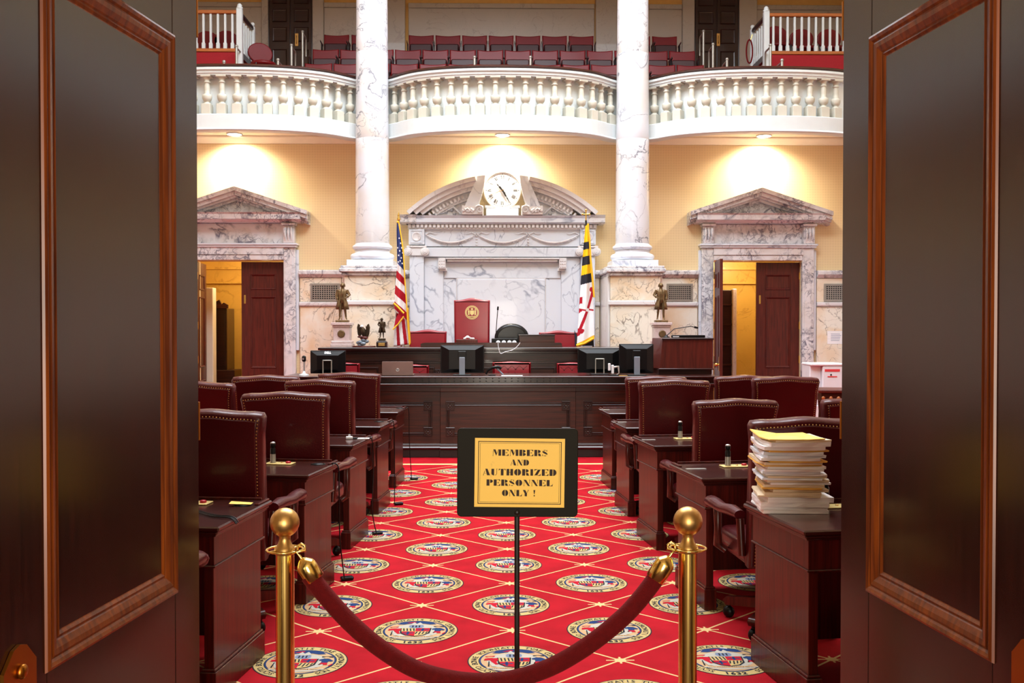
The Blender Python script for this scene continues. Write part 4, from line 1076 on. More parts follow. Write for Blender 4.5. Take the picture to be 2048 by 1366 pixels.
# ================================================================ CARPET MEDALLIONS (woven seals)
def medallion_mesh():
    mb = MB(); mats = ['w_dark', 'w_cream', 'w_blue', 'w_tan', 'w_white', 'w_red', 'w_grey']
    K = .223
    def pz(poly, mi, lay):
        if lay >= 6: poly = [(x * 1.12, y * 1.12) for x, y in poly]
        n = len(poly); A = sum(poly[i][0] * poly[(i + 1) % n][1] - poly[(i + 1) % n][0] * poly[i][1] for i in range(n))
        if A < 0: poly = poly[::-1]
        mb.add([(x * K, y * K, .0012 + lay * .00035) for x, y in poly], [tuple(range(len(poly)))], mi)
    pz(circ(0, 0, 1.0, n=48), 0, 0); pz(circ(0, 0, .975, n=48), 1, 1)
    pz(circ(0, 0, .765, n=48), 0, 2); pz(circ(0, 0, .75, n=48), 2, 3); pz(circ(0, 0, .715, n=40), 3, 4)
    pz(circ(0, -.02, .58, .50, n=32), 4, 5)
    # blue mantle at the head
    pz([(-.42, .42), (-.30, .60), (0, .67), (.30, .60), (.42, .42), (.28, .40), (.15, .46), (-.15, .46), (-.28, .40)], 2, 6)
    pz([(-.22, .52), (-.05, .60), (0, .56), (-.12, .50)], 5, 7)
    # tan ground under the scroll
    pz([(-.55, -.38), (.55, -.38), (.38, -.55), (-.38, -.55)], 3, 6)
    # helmet
    pz(circ(0, .27, .16, .13, n=14), 6, 7); pz([(-.16, .37), (-.06, .55), (0, .44), (.06, .55), (.16, .37), (0, .34)], 4, 8)
    for k in range(3): pz([(-.09 + k * .07, .20), (-.06 + k * .07, .20), (-.06 + k * .07, .33), (-.09 + k * .07, .33)], 0, 8)
    # quartered shield
    sh = [(-.30, .14), (.30, .14), (.28, -.18), (.17, -.32), (0, -.38), (-.17, -.32), (-.28, -.18)]
    pz([(x * 1.1, y * 1.08 - .005) for x, y in sh], 0, 7)
    pz([(-.30, .14), (0, .14), (0, -.08), (-.29, -.08)], 1, 8); pz([(0, -.08), (.28, -.08), (.27, -.18), (.17, -.32), (0, -.38)], 1, 8)
    pz([(0, .14), (.30, .14), (.29, -.08), (0, -.08)], 5, 8); pz([(-.28, -.08), (0, -.08), (0, -.38), (-.17, -.32), (-.27, -.18)], 5, 8)
    for k in range(4):
        x = -.27 + k * .07
        pz([(x, .12), (x + .03, .12), (x + .05, -.06), (x + .02, -.06)], 0, 9)
        pz([(x + .30, -.10), (x + .33, -.10), (x + .30, -.30 + .04 * abs(k - 1)), (x + .27, -.30 + .04 * abs(k - 1))], 0, 9)
    pz([(.13, .12), (.18, .12), (.17, -.06), (.12, -.06)], 2, 9); pz([(.04, .05), (.27, .05), (.26, .01), (.04, .01)], 2, 9)
    pz([(-.17, -.10), (-.12, -.10), (-.12, -.31), (-.17, -.30)], 2, 9); pz([(-.25, -.17), (-.03, -.17), (-.03, -.21), (-.24, -.21)], 2, 9)
    # supporters: farmer (red) left, fisherman (blue) right
    pz(circ(-.46, .17, .055, n=10), 3, 8); pz([(-.56, .22), (-.36, .25), (-.38, .20), (-.54, .19)], 5, 9)
    pz([(-.56, .10), (-.46, .13), (-.32, .12), (-.30, .04), (-.34, -.10), (-.30, -.22), (-.36, -.24), (-.42, -.12), (-.46, .0), (-.58, .0)], 5, 8)
    pz([(-.42, -.12), (-.36, -.24), (-.34, -.36), (-.42, -.36), (-.46, -.2)], 4, 9); pz([(-.5, -.34), (-.49, -.06), (-.47, -.06), (-.47, -.34)], 0, 9)
    pz(circ(.47, .20, .055, n=10), 3, 8); pz([(.36, .27), (.56, .28), (.6, .22), (.57, .22), (.46, .25), (.38, .22)], 0, 9)
    pz([(.34, .10), (.42, .15), (.54, .13), (.62, .02), (.58, -.02), (.54, .0), (.52, -.08), (.40, -.08), (.40, .02), (.34, .04)], 2, 8)
    pz([(.40, -.08), (.52, -.08), (.54, -.2), (.46, -.2), (.44, -.14), (.38, -.2), (.36, -.2)], 5, 8); pz([(.34, -.10), (.40, -.10), (.38, -.34), (.32, -.34)], 4, 8)
    pz([(.56, -.24), (.62, -.14), (.64, -.16), (.58, -.28)], 5, 8)
    # motto ribbon
    rb = [(-.50, -.40), (-.30, -.47), (0, -.50), (.30, -.47), (.50, -.40), (.52, -.45), (.30, -.54), (0, -.57), (-.30, -.54), (-.52, -.45)]
    pz(rb, 4, 7)
    vs, fs = text_polys('FATTI MASCHII PAROLE FEMINE', .075)
    mb.add([((x) * K, (y - .515 - .05 + .06 * math.cos(x * 2.4) - .01) * K, .0012 + 8 * .00035) for x, y, z in vs], fs, 0)
    # lettering round the rim
    txt = 'SCVTO BONAE VOLVNTATIS TVAE CORONASTI NOS'
    cache = {}
    n = len(txt); a0, a1 = 238, -56
    for i, ch in enumerate(txt):
        if ch == ' ': continue
        if ch not in cache: cache[ch] = text_polys(ch, .18, .002)
        vs, fs = cache[ch]; a = R(a0 + (a1 - a0) * i / (n - 1)); c, s = math.cos(a), math.sin(a)
        mb.add([((.80 + y) * K * c + x * K * s, (.80 + y) * K * s - x * K * c, .0012 + 3 * .00035) for x, y, z in vs], fs, 0)
    for i, ch in enumerate('1632'):
        if ch not in cache: cache[ch] = text_polys(ch, .20, .008)
        vs, fs = cache[ch]; x0 = -.18 + i * .12
        mb.add([((x + x0) * K, (y - .945 + .04 * abs(i - 1.5) * .5) * K, .0012 + 3 * .00035) for x, y, z in vs], fs, 0)
    return mb.mesh('medallion', mats)
mme = medallion_mesh()
for i in range(-2, 3):
    for j in range(-1, 8):
        for half in (0, 1):
            x = CX + CPX * (i + .5 * half); y = CY + CPY * (j + .5 * half)
            if y > 11.3 or y < 3.4 or abs(x - .1) > .45 + y * .19: continue
            o = bpy.data.objects.new('medallion', mme); col.objects.link(o); o.parent = floor; o.location = (x, y, 0)

# ================================================================ SENATORS' CHAIRS AND DESKS
def nails(mb, pts, y, r=.0042):
    for x, z, yy in pts: mb.sphere((x, yy, z), r, 6)
def senate_chair(label, group):
    """faces +y, its back towards the entrance doors"""
    t = thing('senate_chair', label, 'chair', (0, 0, 0), 0, group)
    hw = .285
    def outline(g=0.0, z0=.40):
        p = [(-(hw - .03 - g), z0 + g), (hw - .03 - g, z0 + g)]
        n = 16
        p += [(hw - g - .012, 1.065), (hw - g - .0, 1.145), (hw - g - .012, 1.17 - g)]
        for k in range(1, n):
            x = (hw - g - .03) * (1 - 2 * k / n); p.append((x, 1.173 - g + .016 * math.exp(-((x / .12) ** 2)) + .006 * (abs(x) / hw) ** 3))
        p += [(-(hw - g - .012), 1.17 - g), (-(hw - g), 1.145), (-(hw - g - .012), 1.065)]
        return p
    TL = Matrix.Translation((0, -.24, .42)) @ Matrix.Rotation(R(9), 4, 'X') @ Matrix.Translation((0, 0, -.42))
    MB().pillow(outline(), -.055, .06, .030, 5, mat=TL, r1=.05).obj('backrest', 'leather', t)
    MB().pillow(outline(.03, .40), -.062, -.05, .006, 2, mat=TL).obj('back_panel', 'leather', t)
    nb = MB(); o = outline(.026, .40)
    P = [Vector(q) for q in o] + [Vector(o[0])]
    # walk the outline except the bottom edge, a nail every 17 mm
    acc = 0.0; step = .0175
    for a, b in zip(P[1:], P[2:]):
        L_ = (b - a).length; d = acc
        while d < L_:
            q = a + (b - a) * (d / L_)
            nb.sphere((q.x, -.0585, q.y), .0042, 5, scale=(1, .6, 1), mat=TL); d += step
        acc = d - L_
    nb.obj('nail_trim', 'nail', t, label='row of small brass nail heads')
    MB().pillow(rrect(-.25, .25, -.25, .25, .06), -.06, .06, .04, 4, mat=Matrix.Translation((0, .03, .455)) @ Matrix.Rotation(R(90), 4, 'X')).obj('seat', 'leather', t)
    for s in (-1, 1):
        a = MB()
        a.tube([(s * .275, -.20, .66), (s * .285, -.10, .665), (s * .300, .02, .655), (s * .310, .10, .665), (s * .315, .17, .665), (s * .315, .20, .650)],
               [.030, .040, .036, .040, .042, .026], 12, flat=.75)
        a.sphere((s * .315, .185, .655), .040, 10, scale=(1, 1.1, .8))
        a.obj('arm_pad', 'leather', t)
        q = MB(); q.tube([(s * .30, .10, .64), (s * .31, .06, .54), (s * .30, .10, .44), (s * .26, .08, .41)], [.024, .020, .024, .02], 10)
        q.obj('arm_support', 'desk', t)
        MB().tube([(s * .275, -.20, .64), (s * .27, -.22, .45)], [.022, .02], 8).obj('rear_support', 'desk', t)
    MB().bbox(-.21, .21, -.19, .23, .37, .40, .01).bbox(-.09, .09, -.12, .12, .33, .37, .008).obj('seat_frame', 'desk', t)
    MB().lathe([(.055, .10), (.05, .14), (.028, .17), (.024, .34)], 14).obj('column', 'dark_metal', t)
    for k in range(4):
        a = PI / 4 + k * PI / 2
        mt = Matrix.Rotation(a, 4, 'Z')
        l = MB(); l.ext([(.03, .10), (.30, .075), (.315, .10), (.30, .12), (.10, .15), (.03, .16)], -.022, .022, mat=mt)
        lo = l.obj('base_leg', 'desk', t, bevel=.006)
        MB().sphere((.29, 0, .034), .034, 12, scale=(1, .75, 1), mat=mt).cyl((.29, 0, .06), (.29, 0, .08), .01, mat=mt).obj('caster', 'plastic', lo)
    return t
GC = "senators' leather chairs"
cproto = None
def chair(x, y, deg, label):
    global cproto
    if cproto is None:
        cproto = senate_chair(label, GC); cproto.location = (x, y, 0); cproto.rotation_euler = (0, 0, R(deg)); return cproto
    return dup(cproto, (x, y, 0), R(deg), label, GC)
def chairb(px, Yb, deg, label, hz=1.0):
    """chair whose back top stands Yb metres into the room, centred on pixel column px"""
    p = at(px, 700, Yb); v = Matrix.Rotation(R(deg), 3, 'Z') @ Vector((0, -.36, 0))
    o = chair(p.x - v.x, Yb - v.y, deg, label); o.scale = (1, 1, hz); return o

GD = "senators' mahogany desks"
def desk(side, x, y, deg, label, W=.86, D=.60):
    """side -1: the desk runs left from its aisle end; origin = near aisle corner of the top"""
    t = thing('senate_desk', label, 'desk', (x, y, 0), R(deg), GD)
    s = side
    def bx(mb, a, c, *r, **k): return mb.bbox(*(sorted((s * a, s * c))), *r, **k)
    top = MB(); bx(top, 0, W, 0, D, .728, .750, b=.006); bx(top, .012, W - .012, .012, D - .012, .712, .729, b=.006); bx(top, .022, W - .02, .022, D - .02, .703, .713, b=.003)
    top.obj('desk_top', 'desk_top', t)
    lp = MB(); bx(lp, .05, W - .05, D - .018, D - .006, .749, .762, b=.002); bx(lp, .012, .03, D - .16, D - .006, .749, .760, b=.003); lp.obj('rear_lip', 'desk', t)
    ap = MB(); bx(ap, .035, W - .03, .035, D - .035, .575, .704, b=.002); ap.obj('apron', 'desk', t)
    bd = MB(); bx(bd, .028, W - .025, .028, D - .028, .568, .578, b=.003); bd.obj('apron_bead', 'desk', t)
    for a, b in ((.042, .085), (W - .085, W - .042)):
        p = MB(); bx(p, a, b, .045, D - .05, .02, .576, b=.003); p.obj('side_panel', 'desk', t)
        q = MB(); bx(q, a - .014, b + .014, .03, D - .035, 0, .12, b=.003); bx(q, a - .008, b + .008, .036, D - .042, .12, .132, b=.003); q.obj('base_moulding', 'desk', t)
    m = MB(); bx(m, .08, W - .08, D - .08, D - .055, .10, .576, b=.002); m.obj('modesty_panel', 'desk', t)
    return t
LD = [(-1.165, 4.20, -7), (-1.060, 5.66, -9), (-1.008, 7.07, -7), (-.958, 8.37, -5), (-.948, 9.76, -4)]
RD = [(1.279, 4.08, 8), (1.150, 5.50, 7.5), (1.122, 7.00, 7), (1.085, 8.25, 5), (1.100, 9.60, 4)]
NL = ['nearest left-hand mahogany desk, loose black cables and a yellow paper on top', 'second left-hand desk from the entrance, short microphone on a cream plate on top',
      'third left-hand desk from the entrance, small white and black items on top', 'fourth left-hand desk from the entrance, glossy bare top', 'last left-hand desk, closest to the long front counter']
NR = ['nearest right-hand desk, bearing the tall stack of papers', 'second right-hand desk from the entrance, microphone on cream plate near its middle', 'third right-hand desk from the entrance, microphone on its far half',
      'fourth right-hand desk from the entrance, bright glossy bare top', 'last right-hand desk, closest to the long front counter']
for k, ((x, y, a), lab) in enumerate(zip(LD, NL)): desk(-1, x, y, a, lab, D=.66 if k == 0 else .58)
for k, ((x, y, a), lab) in enumerate(zip(RD, NR)): desk(1, x, y, a, lab, D=.66 if k == 0 else .60)

chairb(419, 5.02, -4, 'first left aisle chair, its nailed back cut by the left entrance door')
chairb(571, 6.36, -3, 'second left aisle chair, behind the microphone on the second left desk')
chairb(640, 7.85, -8, 'third left aisle chair, overlapping the one to its left')
chairb(699, 9.0, -3, 'fourth left aisle chair, rearmost, beside the laptop seen beyond')
chairb(395, 7.5, -4, 'left outer chair at the door edge, only its right half seen')
chairb(532, 8.5, 4, 'left outer chair seen behind the second and third left aisle chairs')
chair(-1.53, 3.88, -7, 'nearest left chair, only its red arm shows beside the left entrance door')
chairb(1611, 4.86, 4, 'first right aisle chair, directly behind the paper stack', .975)
chairb(1471, 6.42, 6, 'second right aisle chair, with a microphone in front of its back', .955)
chairb(1348, 7.80, 0, 'third right aisle chair, widest back before the clerk counter')
chairb(1312, 9.0, 0, 'fourth right aisle chair, mostly hidden behind the third', .97)
chairb(1571, 8.25, 2, 'right outer chair in front of the white ballot box')
chairb(1490, 9.1, 0, 'right outer chair tucked behind its neighbour, before the rear doorway', .97)
chairb(1726, 6.6, 4, 'right chair at the door edge, only its left corner seen', .95)
chair(1.80, 3.78, 8, 'nearest right chair, only its arm tip shows at the right door edge')

# microphones on their plates
def mic_plate(x, y, z, deg, label, lab2, button=True, mic=True):
    t = thing('voting_plate', label, 'control plate', (x, y, z), R(deg), 'voting plates on the desks')
    MB().bbox(-.085, .085, -.045, .045, 0, .006, .002).obj('plate', 'plate_cream', t)
    if button: MB().lathe([(.016, .006), (.016, .014), (.012, .018), (.004, .019)], 14, (.055, -.005, 0)).obj('button', 'red_button', t)
    MB().lathe([(.008, .006), (.007, .010), (.003, .011)], 10, (.012, .0, 0)).obj('jack', 'satin_brass', t)
    if mic:
        c = math.cos(R(deg)); s_ = math.sin(R(deg))
        m = thing('desk_microphone', lab2, 'microphone', (x - .045 * c, y - .045 * s_, z + .0062), 0, 'short desk microphones')
        MB().lathe([(.018, 0), (.019, .004), (.0165, .010), (.0165, .052), (.0160, .055)], 18).obj('silver_barrel', 'nickel', m)
        MB().lathe([(.0165, .054), (.0165, .086), (.013, .090), (.013, .096), (.0165, .100), (.0165, .116), (.014, .120)], 18).obj('black_head', 'plastic', m)
        MB().lathe([(.0150, .1185), (.0155, .121), (.013, .127), (.003, .129)], 18).obj('cap', 'silver', m)
p = at(560, 921, 6.12); mic_plate(p.x, 6.12, .751, -9, 'cream plate with red button under the microphone, second left desk', 'short black and silver microphone on the second left desk')
p = at(1470, 924, 5.96); mic_plate(p.x, 5.96, .751, 7, 'cream plate with red button under the microphone, second right desk', 'short black and silver microphone on the second right desk')
p = at(1372, 872, 7.42); mic_plate(p.x, 7.42, .751, 7, 'cream plate under the microphone, third right desk', 'short black and silver microphone on the third right desk')
p = at(1678, 1007, 4.56); mic_plate(p.x, 4.62, .751, 8, 'cream plate right of the paper stack', 'short black and silver microphone right of the paper stack')
p = at(395, 997, 4.84); mic_plate(p.x, 4.76, .751, -7, 'cream plate with red button on the nearest left desk, no microphone', '', mic=False)
# desk grommets and odds and ends
def disc(px, py, Y, label):
    p = at(px, py, Y); t = thing('cable_grommet', label, 'grommet', (p.x, Y, .7505), 0, 'round cable grommets')
    MB().lathe([(.045, 0), (.045, .003), (.035, .005), (.030, .002)], 20).obj('ring', 'plastic', t)
    MB().lathe([(.028, .0), (.028, .004), (.02, .006)], 16).obj('cover', 'dark_metal', t)
disc(636, 922, 6.10, 'round black cable grommet on the second left desk')
disc(758, 840, 8.80, 'round dark grommet on the fourth left desk')
disc(800, 816, 10.22, 'round grommet on the last left desk')
disc(486, 998, 4.72, 'round black grommet under the yellow paper on the nearest left desk')
p = at(482, 998, 4.72)
t = thing('yellow_note', 'folded yellow paper lying on the nearest left desk', 'paper', (p.x, 4.70, .757), R(12))
MB().add([(-.05, -.015, .006), (.05, -.02, 0), (.06, .02, .002), (-.04, .022, .012), (-.05, -.015, .007), (.05, -.02, .001), (.06, .02, .003), (-.04, .022, .013)],
         [(3, 2, 1, 0), (4, 5, 6, 7), (0, 1, 5, 4), (1, 2, 6, 5), (2, 3, 7, 6), (3, 0, 4, 7)]).obj('sheet', 'paper_yellow', t)
def cable(pts, r, label, name='cable', m='plastic'):
    P = [Vector(p) for p in pts]; Q = []
    for i in range(len(P) - 1):
        a, b, c, d = P[max(i - 1, 0)], P[i], P[i + 1], P[min(i + 2, len(P) - 1)]
        for k in range(6):
            u = k / 6; Q.append(.5 * ((2 * b) + (c - a) * u + (2 * a - 5 * b + 4 * c - d) * u * u + (3 * b - a - 3 * c + d) * u ** 3))
    Q.append(P[-1]); o = MB().tube(Q, r, 6).obj(name, m); return tag(o, label, 'cable')
for k, dx in enumerate((0, .02, .035)):
    cable([(-1.62, 4.66 - dx, .757), (-1.50, 4.62 - dx, .757), (-1.36, 4.55 - dx, .757), (-1.25, 4.44 - dx, .757), (-1.16, 4.40 - dx, .757), (-1.128, 4.38 - dx, .735)], .0028,
          ('upper', 'middle', 'lower')[k] + ' of three black cables trailing across the nearest left desk')
cable([(-1.02, 6.12, .752), (-.962, 6.10, .74), (-.952, 6.08, .6), (-.955, 6.12, .3), (-.94, 6.2, .02)], .004, 'black cable hanging down the aisle side of the second left desk')
cable([(-.955, 7.5, .752), (-.925, 7.5, .73), (-.92, 7.52, .5), (-.925, 7.5, .2), (-.90, 7.56, .01)], .004, 'black cable hanging down the aisle side of the third left desk')
cable([(-.93, 8.8, .752), (-.895, 8.8, .73), (-.89, 8.82, .4), (-.89, 8.8, .02)], .004, 'black cable hanging down the aisle side of the fourth left desk')
cable([(-.92, 10.2, .752), (-.885, 10.2, .73), (-.88, 10.22, .4), (-.86, 10.25, .02)], .004, 'black cable hanging down the aisle side of the last left desk')
for k, (x, y, nm_) in enumerate(((-.93, 6.24, 'second'), (-.90, 7.60, 'third'), (-.86, 8.86, 'fourth'), (-.84, 10.30, 'last'))):
    t = thing('power_brick', 'small black adapter on the carpet beside the %s left desk' % nm_, 'adapter', (x, y, 0.003), .4)
    MB().bbox(-.04, .04, -.02, .02, 0, .022, .005).obj('body', 'plastic', t); MB().sphere((.03, -.02, .014), .004, 6).obj('indicator', 'w_blue', t)
p = at(700, 876, 7.45)
t = thing('white_adapter', 'small white plug adapter and black lead on the third left desk', 'adapter', (p.x, 7.45, .751), .2)
MB().bbox(-.03, .02, -.015, .015, 0, .02, .004).cyl((-.005, 0, .02), (-.005, 0, .034), .008).obj('plug', 'white_plastic', t)
MB().bbox(.02, .06, -.008, .008, 0, .012, .003).obj('lead', 'plastic', t)
p = at(726, 873, 7.45)
o = MB().bbox(-.045, .045, -.03, .03, 0, .004, .001).obj('white_card', 'paper_white', loc=(p.x, 7.47, .751), rz=.1); tag(o, 'small white card at the aisle corner of the third left desk', 'card')
for px, py, Y, w_, nm_ in ((1392, 930, 5.86, .06, 'second'), (1297, 876, 7.36, .05, 'third'), (1239, 843, 8.72, .06, 'fourth'), (1209, 818, 10.0, .05, 'last')):
    p = at(px, py, Y); o = MB().bbox(-w_, w_, -.018, .018, 0, .002, .0005).obj('name_plate', 'nickel', loc=(p.x, Y, .751), rz=.1); tag(o, 'small flat metal plate let into the %s right desk' % nm_, 'plate')
p = at(1488, 1247, 4.3); o = MB().bbox(-.018, .018, -.004, .004, 0, .003, .001).obj('paper_scrap', 'paper_white', loc=(1.13, 4.33 + .55, .002), rz=-.3); tag(o, 'tiny white paper scrap on the red carpet by the nearest right desk', 'scrap')

# ---------------------------------------------------------------- the paper stack: sheaves of paper, bottom to top
def sheaf(k, x, y, z, h, w_, d_, rz, m, bend, label):
    mb = MB(); nx = 6; ny = 4
    def zz(u, v): return bend[0] * (u ** 2) + bend[1] * (v ** 2) + bend[2] * max(0, -u) * max(0, v) * 1.5
    top = []; 
    V = []
    for lay in (0, 1):
        for j in range(ny + 1):
            for i in range(nx + 1):
                u = i / nx * 2 - 1; v = j / ny * 2 - 1
                jit = (rnd.random() - .5) * .004
                V.append((u * w_ / 2 + jit + lay * .002, v * d_ / 2 + jit, (h if lay else 0) + zz(u, v)))
    n = (nx + 1) * (ny + 1); F = []
    I = lambda l, i, j: l * n + j * (nx + 1) + i
    for j in range(ny):
        for i in range(nx):
            F.append((I(1, i, j), I(1, i + 1, j), I(1, i + 1, j + 1), I(1, i, j + 1))); F.append((I(0, i, j), I(0, i, j + 1), I(0, i + 1, j + 1), I(0, i + 1, j)))
    for i in range(nx):
        F.append((I(0, i, 0), I(0, i + 1, 0), I(1, i + 1, 0), I(1, i, 0))); F.append((I(0, i + 1, ny), I(0, i, ny), I(1, i, ny), I(1, i + 1, ny)))
    for j in range(ny):
        F.append((I(0, 0, j + 1), I(0, 0, j), I(1, 0, j), I(1, 0, j + 1))); F.append((I(0, nx, j), I(0, nx, j + 1), I(1, nx, j + 1), I(1, nx, j)))
    mb.add(V, F); o = mb.obj('paper_sheaf', m, loc=(x, y, z), rz=rz)
    return tag(o, label, 'paper', 'sheaves of the paper stack')
SH = [(.012, 'paper_white', 1.06), (.012, 'paper_white', 1.08), (.016, 'paper_white', 1.10), (.020, 'paper_white', 1.08), (.006, 'paper_cream', 1.0), (.012, 'paper_cream', .92), (.010, 'paper_cream', .93),
      (.007, 'paper_manila', .98), (.010, 'paper_cream', .98), (.008, 'paper_white', 1.0), (.009, 'paper_cream', 1.04), (.007, 'paper_blue', 1.0), (.008, 'paper_cream', .98),
      (.006, 'paper_white', 1.0), (.010, 'paper_blue', .95), (.008, 'paper_white', .97), (.010, 'paper_white', .98), (.005, 'paper_manila', .97), (.009, 'paper_cream', .97), (.005, 'paper_manila', .96),
      (.010, 'paper_white', .97), (.010, 'paper_blue', 1.0), (.012, 'paper_blue', .98), (.006, 'paper_manila', 1.02), (.014, 'paper_white', 1.02), (.016, 'paper_white', 1.02), (.008, 'paper_cream', .95), (.004, 'paper_yellow', .96)]
tot = sum(a[0] + .0007 for a in SH); sc_h = .345 / tot; z = .7512
for k, (h, m, f_) in enumerate(SH):
    h = h * sc_h; nt = len(SH) - k
    cname = {'paper_white': 'white', 'paper_cream': 'cream', 'paper_manila': 'manila', 'paper_blue': 'bluish white', 'paper_yellow': 'yellow'}[m]
    if k == len(SH) - 1: lab = 'curled yellow folder on top of the tall paper stack'
    elif k == 0: lab = 'white sheaf at the very bottom of the tall paper stack, on the desk'
    elif k < 14: lab = '%s sheaf, %s above the bottom one of the tall paper stack' % (cname, ORD[k - 1])
    else: lab = '%s sheaf, %s below the yellow top of the tall paper stack' % (cname, ORD[nt - 2])
    t_ = k / (len(SH) - 1)
    xo = 1.372 - .006 + (-.012 * math.sin(k * 1.9)) + (-.01 if 14 < k < 24 else 0) + (rnd.random() - .5) * .020
    yo = 4.59 + (rnd.random() - .5) * .012
    cur = .010 * max(0, t_ - .2)
    sheaf(k, xo, yo, z, h, .275 * f_ * (.98 if k > 4 else 1), .27, R(-4 + (rnd.random() - .5) * 11 + (3 if k > 20 else 0)), m, (cur * .3, cur * .3, cur * 1.6), lab)
    z += h + .0004

# ================================================================ STANCHIONS, ROPE AND SIGN
YS = 2.9
def stanchion(px, label, flip):
    x = X(px, YS); H = 1.6 - (1015 - 651) * YS / FPX
    t = thing('rope_stanchion', label, 'stanchion', (x, YS, 0), 0, 'brass rope stanchions')
    MB().lathe([(.16, 0), (.165, .008), (.160, .018), (.12, .03), (.06, .042), (.032, .055), (.030, .08)], 40).obj('base', 'brass', t)
    zr = 1.6 - (1101 - 651) * YS / FPX
    MB().lathe([(.0268, .04), (.0268, zr - .006)], 32).obj('tube', 'brass', t)
    MB().lathe([(.028, zr - .010), (.030, zr - .004), (.030, zr + .006), (.026, zr + .012), (.020, zr + .020), (.0165, zr + .032), (.0165, zr + .040), (.021, zr + .052), (.022, zr + .056), (.018, zr + .060)], 28).obj('neck', 'satin_brass', t)
    MB().sphere((0, 0, H - .043), .0425, 32).obj('ball', 'satin_brass', t)
    rg = MB(); n = 40
    rg.tube([(.052 * math.cos(2 * PI * k / n), .052 * math.sin(2 * PI * k / n), zr + .003) for k in range(n + 1)], .0035, 8)
    for k in range(4):
        a = PI / 4 + k * PI / 2; rg.cyl((.025 * math.cos(a), .025 * math.sin(a), zr + .003), (.052 * math.cos(a), .052 * math.sin(a), zr + .003), .0035, n=6)
    rg.obj('hook_ring', 'brass', t)
    return x, zr
xl, zl = stanchion(568, 'left brass stanchion with round ball finial', 1)
xr, zr = stanchion(1377, 'right brass stanchion with round ball finial', -1)
# rope
YR = 2.86
def rp(px, py): return at(px, py, YR)
t = thing('velvet_rope', 'sagging red velvet rope with brass ends hung between the two stanchions', 'rope', ((xl + xr) / 2, YR, 0))
ox = (xl + xr) / 2
KP = [(618, 1150), (650, 1190), (700, 1245), (760, 1296), (830, 1338), (900, 1358), (970, 1364), (1040, 1355), (1110, 1330), (1180, 1288), (1240, 1240), (1280, 1198), (1318, 1148)]
P = [rp(x, y) for x, y in KP]; P = [Vector((p.x - ox, 0, p.z)) for p in P]
Q = []
for i in range(len(P) - 1):
    a, b, c, d = P[max(i - 1, 0)], P[i], P[i + 1], P[min(i + 2, len(P) - 1)]
    for k in range(6):
        u = k / 6; Q.append(.5 * ((2 * b) + (c - a) * u + (2 * a - 5 * b + 4 * c - d) * u * u + (3 * b - a - 3 * c + d) * u ** 3))
Q.append(P[-1])
MB().tube(Q, .0255, 20).obj('rope_sleeve', 'velvet', t)
for s, hk, e0, e1 in ((-1, (594, 1105), (606, 1122), (630, 1158)), (1, (1352, 1105), (1336, 1118), (1310, 1158))):
    a = rp(*e0); b = rp(*e1); h = rp(*hk); a = Vector((a.x - ox, 0, a.z)); b = Vector((b.x - ox, 0, b.z)); h = Vector((h.x - ox, 0, h.z))
    d = (b - a).normalized()
    MB().tube([a - d * .008, a - d * .004, a + d * .002, a + d * .008, a + d * .014, a + d * .018, a + d * .03, b, b + d * .001], [.007, .013, .019, .0245, .0275, .0285, .0285, .0288, .027], 24).obj('end_ferrule', 'brass', t)
    top = Vector(((xl if s < 0 else xr) - s * .053 - ox, .012, zl + .016))
    hkp = [a - d * .006, a - d * .02, a - d * .03 + Vector((s * .004, 0, .0)), top + Vector((-s * .012, 0, -.01)), top + Vector((-s * .010, 0, .004)), top + Vector((0, 0, .010)), top + Vector((s * .010, 0, .004)), top + Vector((s * .011, 0, -.012))]
    MB().tube(hkp, .0038, 8).obj('snap_hook', 'brass', t)

# sign
YSg = 3.12
pc = at(1035, 944, YSg); sc0 = YSg / FPX
W_ = 241 * sc0; H_ = 177 * sc0
t = thing('sign_stand', 'black pole sign reading members and authorized personnel only', 'sign', (at(1034, 1040, YSg).x, YSg, 0))
ox = pc.x - t.location.x
MB().lathe([(.13, 0), (.135, .006), (.13, .012), (.03, .02), (.012, .035)], 32).obj('base', 'sign_pole', t)
MB().tube([(0, 0, .02), (0, 0, pc.z - H_ / 2 + .012)], .0082, 12).sphere((0, -.010, pc.z - H_ / 2 + .014), .011, 10).obj('pole', 'sign_pole', t)
ROLL = Matrix.Translation((ox, -.012, pc.z)) @ Matrix.Rotation(R(.35), 4, 'Y')
MB().pillow(rrect(-W_ / 2, W_ / 2, -H_ / 2, H_ / 2, .014, 5), -.004, .006, .002, 2, mat=ROLL).obj('board', 'sign_frame', t)
CARD = Matrix.Translation((ox + 4 * sc0, -.012, pc.z)) @ Matrix.Rotation(R(.75), 4, 'Y')
cw, ch = 179.5 * sc0, 137.5 * sc0
cb = MB(); cb.box(-cw / 2, cw / 2, -.0055, -.0042, -ch / 2, ch / 2, mat=CARD); card = cb.obj('card', 'sign_card', t, label='yellow printed card')
rl = MB()
def rule(ins, wd):
    x0, x1, z0, z1 = -cw / 2 + ins, cw / 2 - ins, -ch / 2 + ins * .92, ch / 2 - ins * .92
    for a, b, c, d in ((x0, x1, z0, z0 + wd), (x0, x1, z1 - wd, z1), (x0, x0 + wd, z0, z1), (x1 - wd, x1, z0, z1)): rl.box(a, b, -.0060, -.0055, c, d, mat=CARD)
rule(.0105, .0022); rule(.0165, .0008)
rl.obj('border_rules', 'ink', card)
